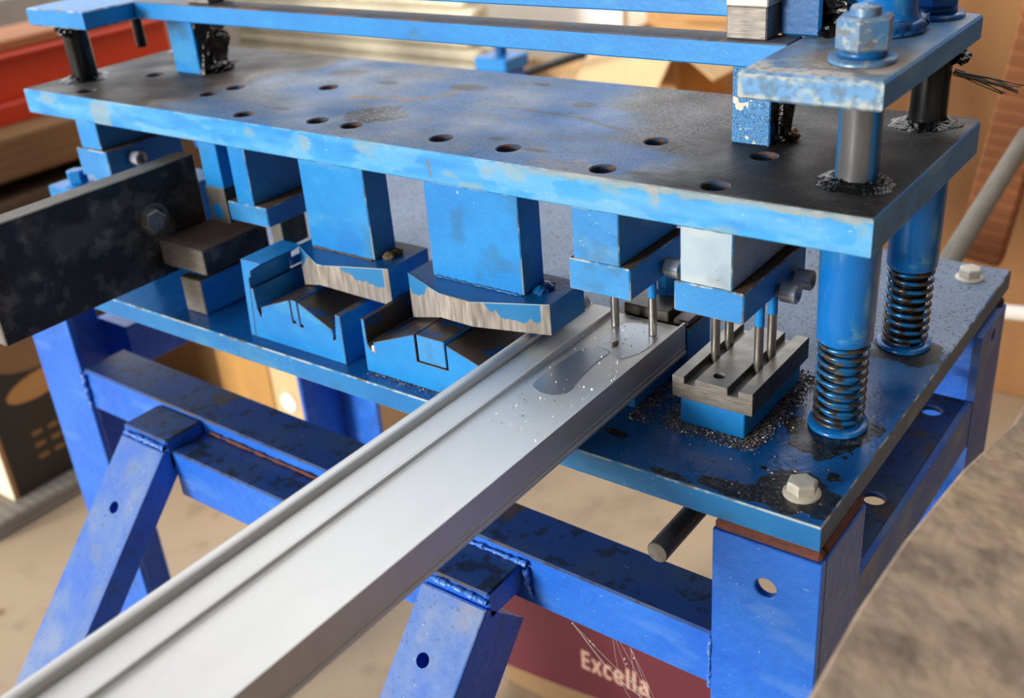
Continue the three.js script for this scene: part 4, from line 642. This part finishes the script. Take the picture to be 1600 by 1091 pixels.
// boards and poles at the right
one('plywood_sheet', box(-0.62, -0.10, FLOOR, 0.75, -1.62, -1.58, 0.003), mBoard, 'wide brown board behind the rear guide post', 'board', [-0.36, FLOOR, -1.6]);
one('plywood_sheet', box(-0.06, 0.55, FLOOR, 0.75, -1.60, -1.56, 0.003), mBoard, 'wide brown board behind the slanting timber', 'board', [0.25, FLOOR, -1.58]);
one('cardboard_sheet', box(0.02, 0.6, FLOOR, -0.05, -1.42, -1.38, 0.003), mCardTan, 'tan cardboard sheet low behind the rear bolt', 'cardboard', [0.3, FLOOR, -1.4]);
{ const g = box(-0.034, 0.034, 0, 1.1, -0.02, 0.02, 0.003); g.rotateZ(-0.12); g.rotateX(-0.05); g.translate(-0.165, -0.245, -1.09); one('timber_post', g, mWood, 'slanting reddish timber post with a pale stick through it', 'timber', [-0.165, -0.245, -1.09]); }
one('wooden_stick', rod([-0.10, -0.075, -0.62], [-0.115, -0.03, -1.06], 0.013), mWoodGrey, 'pale wooden stick leaning on the slanting timber', 'stick', [-0.1, -0.05, -0.8]);
one('white_pipe', rod([-0.16, -0.405, -1.25], [0.3, -0.36, -1.25], 0.013), mWhite, 'white plastic pipe near the rear leg', 'pipe', [0, -0.38, -1.25]);

// cartons seen under the press
carton('tan_carton', 'tan carton standing beside the pale carton behind the stand', -1.555, -1.39, FLOOR, -0.40, -0.9, -0.62, mCardTan, null);
carton('brown_carton', 'orange-brown carton far under the left end of the press', -2.0, -1.58, FLOOR, -0.34, -1.4, -0.72, mCard, null);
{ const t = carton('pale_carton', 'pale cream carton with a round white label near the rear leg', -1.385, -1.215, FLOOR, -0.40, -0.9, -0.62, mCardPale, null); part('round_label', cyl(0.022, 0, 0, 0.004, 0, 30).rotateX(Math.PI / 2).translate(-1.34, -0.603, -0.6198), mWhite, t, 'round white label'); }
{ // black printed box on a grey board
  one('grey_board', box(-2.24, -1.66, FLOOR, FLOOR + 0.035, -0.62, -0.10, 0.004), mWoodGrey, 'grey weathered board under the black printed box', 'board', [-2, FLOOR, -0.5]);
  const c = document.createElement('canvas'); c.width = 512; c.height = 512; const x = c.getContext('2d');
  x.fillStyle = '#2a2620'; x.fillRect(0, 0, 512, 512); x.fillStyle = '#c08e50'; x.beginPath(); x.ellipse(190, 190, 120, 40, -0.1, 0, 7); x.fill(); x.fillStyle = '#8a6a42'; x.beginPath(); x.ellipse(180, 80, 140, 60, 0.1, 0, 7); x.fill();
  x.fillStyle = '#8e6a3a'; for (let r = 0; r < 3; r++) for (let k = 0; k < 6; k++) x.fillRect(110 + k * 46 + (k * 17 % 9), 330 + r * 40, 34, 14); x.fillStyle = '#b08a58'; x.fillRect(0, 0, 16, 512);
  const pt = new THREE.CanvasTexture(c); pt.colorSpace = THREE.SRGBColorSpace;
  const t = thing('printed_box', 'black box printed with gold ovals, white on one side', 'box', [-2.0, FLOOR + 0.035, -0.45]);
  const g = new THREE.BoxGeometry(0.5, 0.34, 0.34); g.translate(-1.955, FLOOR + 0.205, -0.36); const k = std({ color: 0x6a4c30, roughness: 0.8 });
  part('box_body', g, [std({ map: pt, roughness: 0.5 }), k, k, k, std({ color: 0xefe4cc, roughness: 0.6 }), k], t);
}
{ // maroon carton with lettering under the press
  const c = document.createElement('canvas'); c.width = 1024; c.height = 512; const x = c.getContext('2d');
  x.fillStyle = '#8a7050'; x.fillRect(0, 0, 1024, 512);
  x.fillStyle = '#5e2430'; x.beginPath(); x.moveTo(0, 0); x.lineTo(1024, 0); x.lineTo(1024, 300); x.bezierCurveTo(700, 300, 420, 400, 0, 430); x.closePath(); x.fill();
  x.fillStyle = '#c9a590'; x.font = 'bold 122px sans-serif'; x.textBaseline = 'alphabetic'; x.save(); x.translate(310, 262); x.scale(0.62, 1); x.fillText('Excella', 0, 0); x.restore();
  const pt = new THREE.CanvasTexture(c); pt.colorSpace = THREE.SRGBColorSpace;
  const m = std({ color: 0x5a2430, roughness: 0.5 }), t = thing('lettered_carton', 'maroon carton lettered in pale type under the press', 'carton', [-0.40, FLOOR, -0.375]);
  const g = new THREE.BoxGeometry(0.46, 0.20, 0.05); g.translate(-0.37, FLOOR + 0.10, -0.375); part('box_body', g, [m, m, m, m, std({ map: pt, roughness: 0.5 }), m], t);
}
{ // cobweb under the front rail
  seed = 77; const L = [], a = [[-0.22, -0.191, -0.004], [-0.16, -0.1905, -0.004], [-0.19, -0.191, -0.02]], b = [[-0.115, -0.26, 0.01], [-0.10, -0.25, 0.0], [-0.13, -0.27, 0.0]];
  for (let k = 0; k < 9; k++) { const p = a[k % 3], q = b[(k * 2 + 1) % 3], m = [(p[0] + q[0]) / 2 + rr(-0.012, 0.012), (p[1] + q[1]) / 2 - rr(0, 0.012), (p[2] + q[2]) / 2 + rr(-0.01, 0.01)]; L.push(tube([p, m, q], 0.00016, 12, 4)); for (let i = 0; i < 4; i++) { const t = rnd(); L.push(new THREE.IcosahedronGeometry(rr(0.0004, 0.0011), 0).translate(p[0] + (q[0] - p[0]) * t, p[1] + (q[1] - p[1]) * t - 0.006 * Math.sin(t * 3.14), p[2] + (q[2] - p[2]) * t)); } }
  one('cobweb', L, std({ color: 0xd8d4d0, roughness: 0.8 }), 'dusty cobweb strands hanging under the front rail', 'cobweb', [-0.16, -0.22, 0], null, 'stuff');
}

renderer.render(scene, camera);
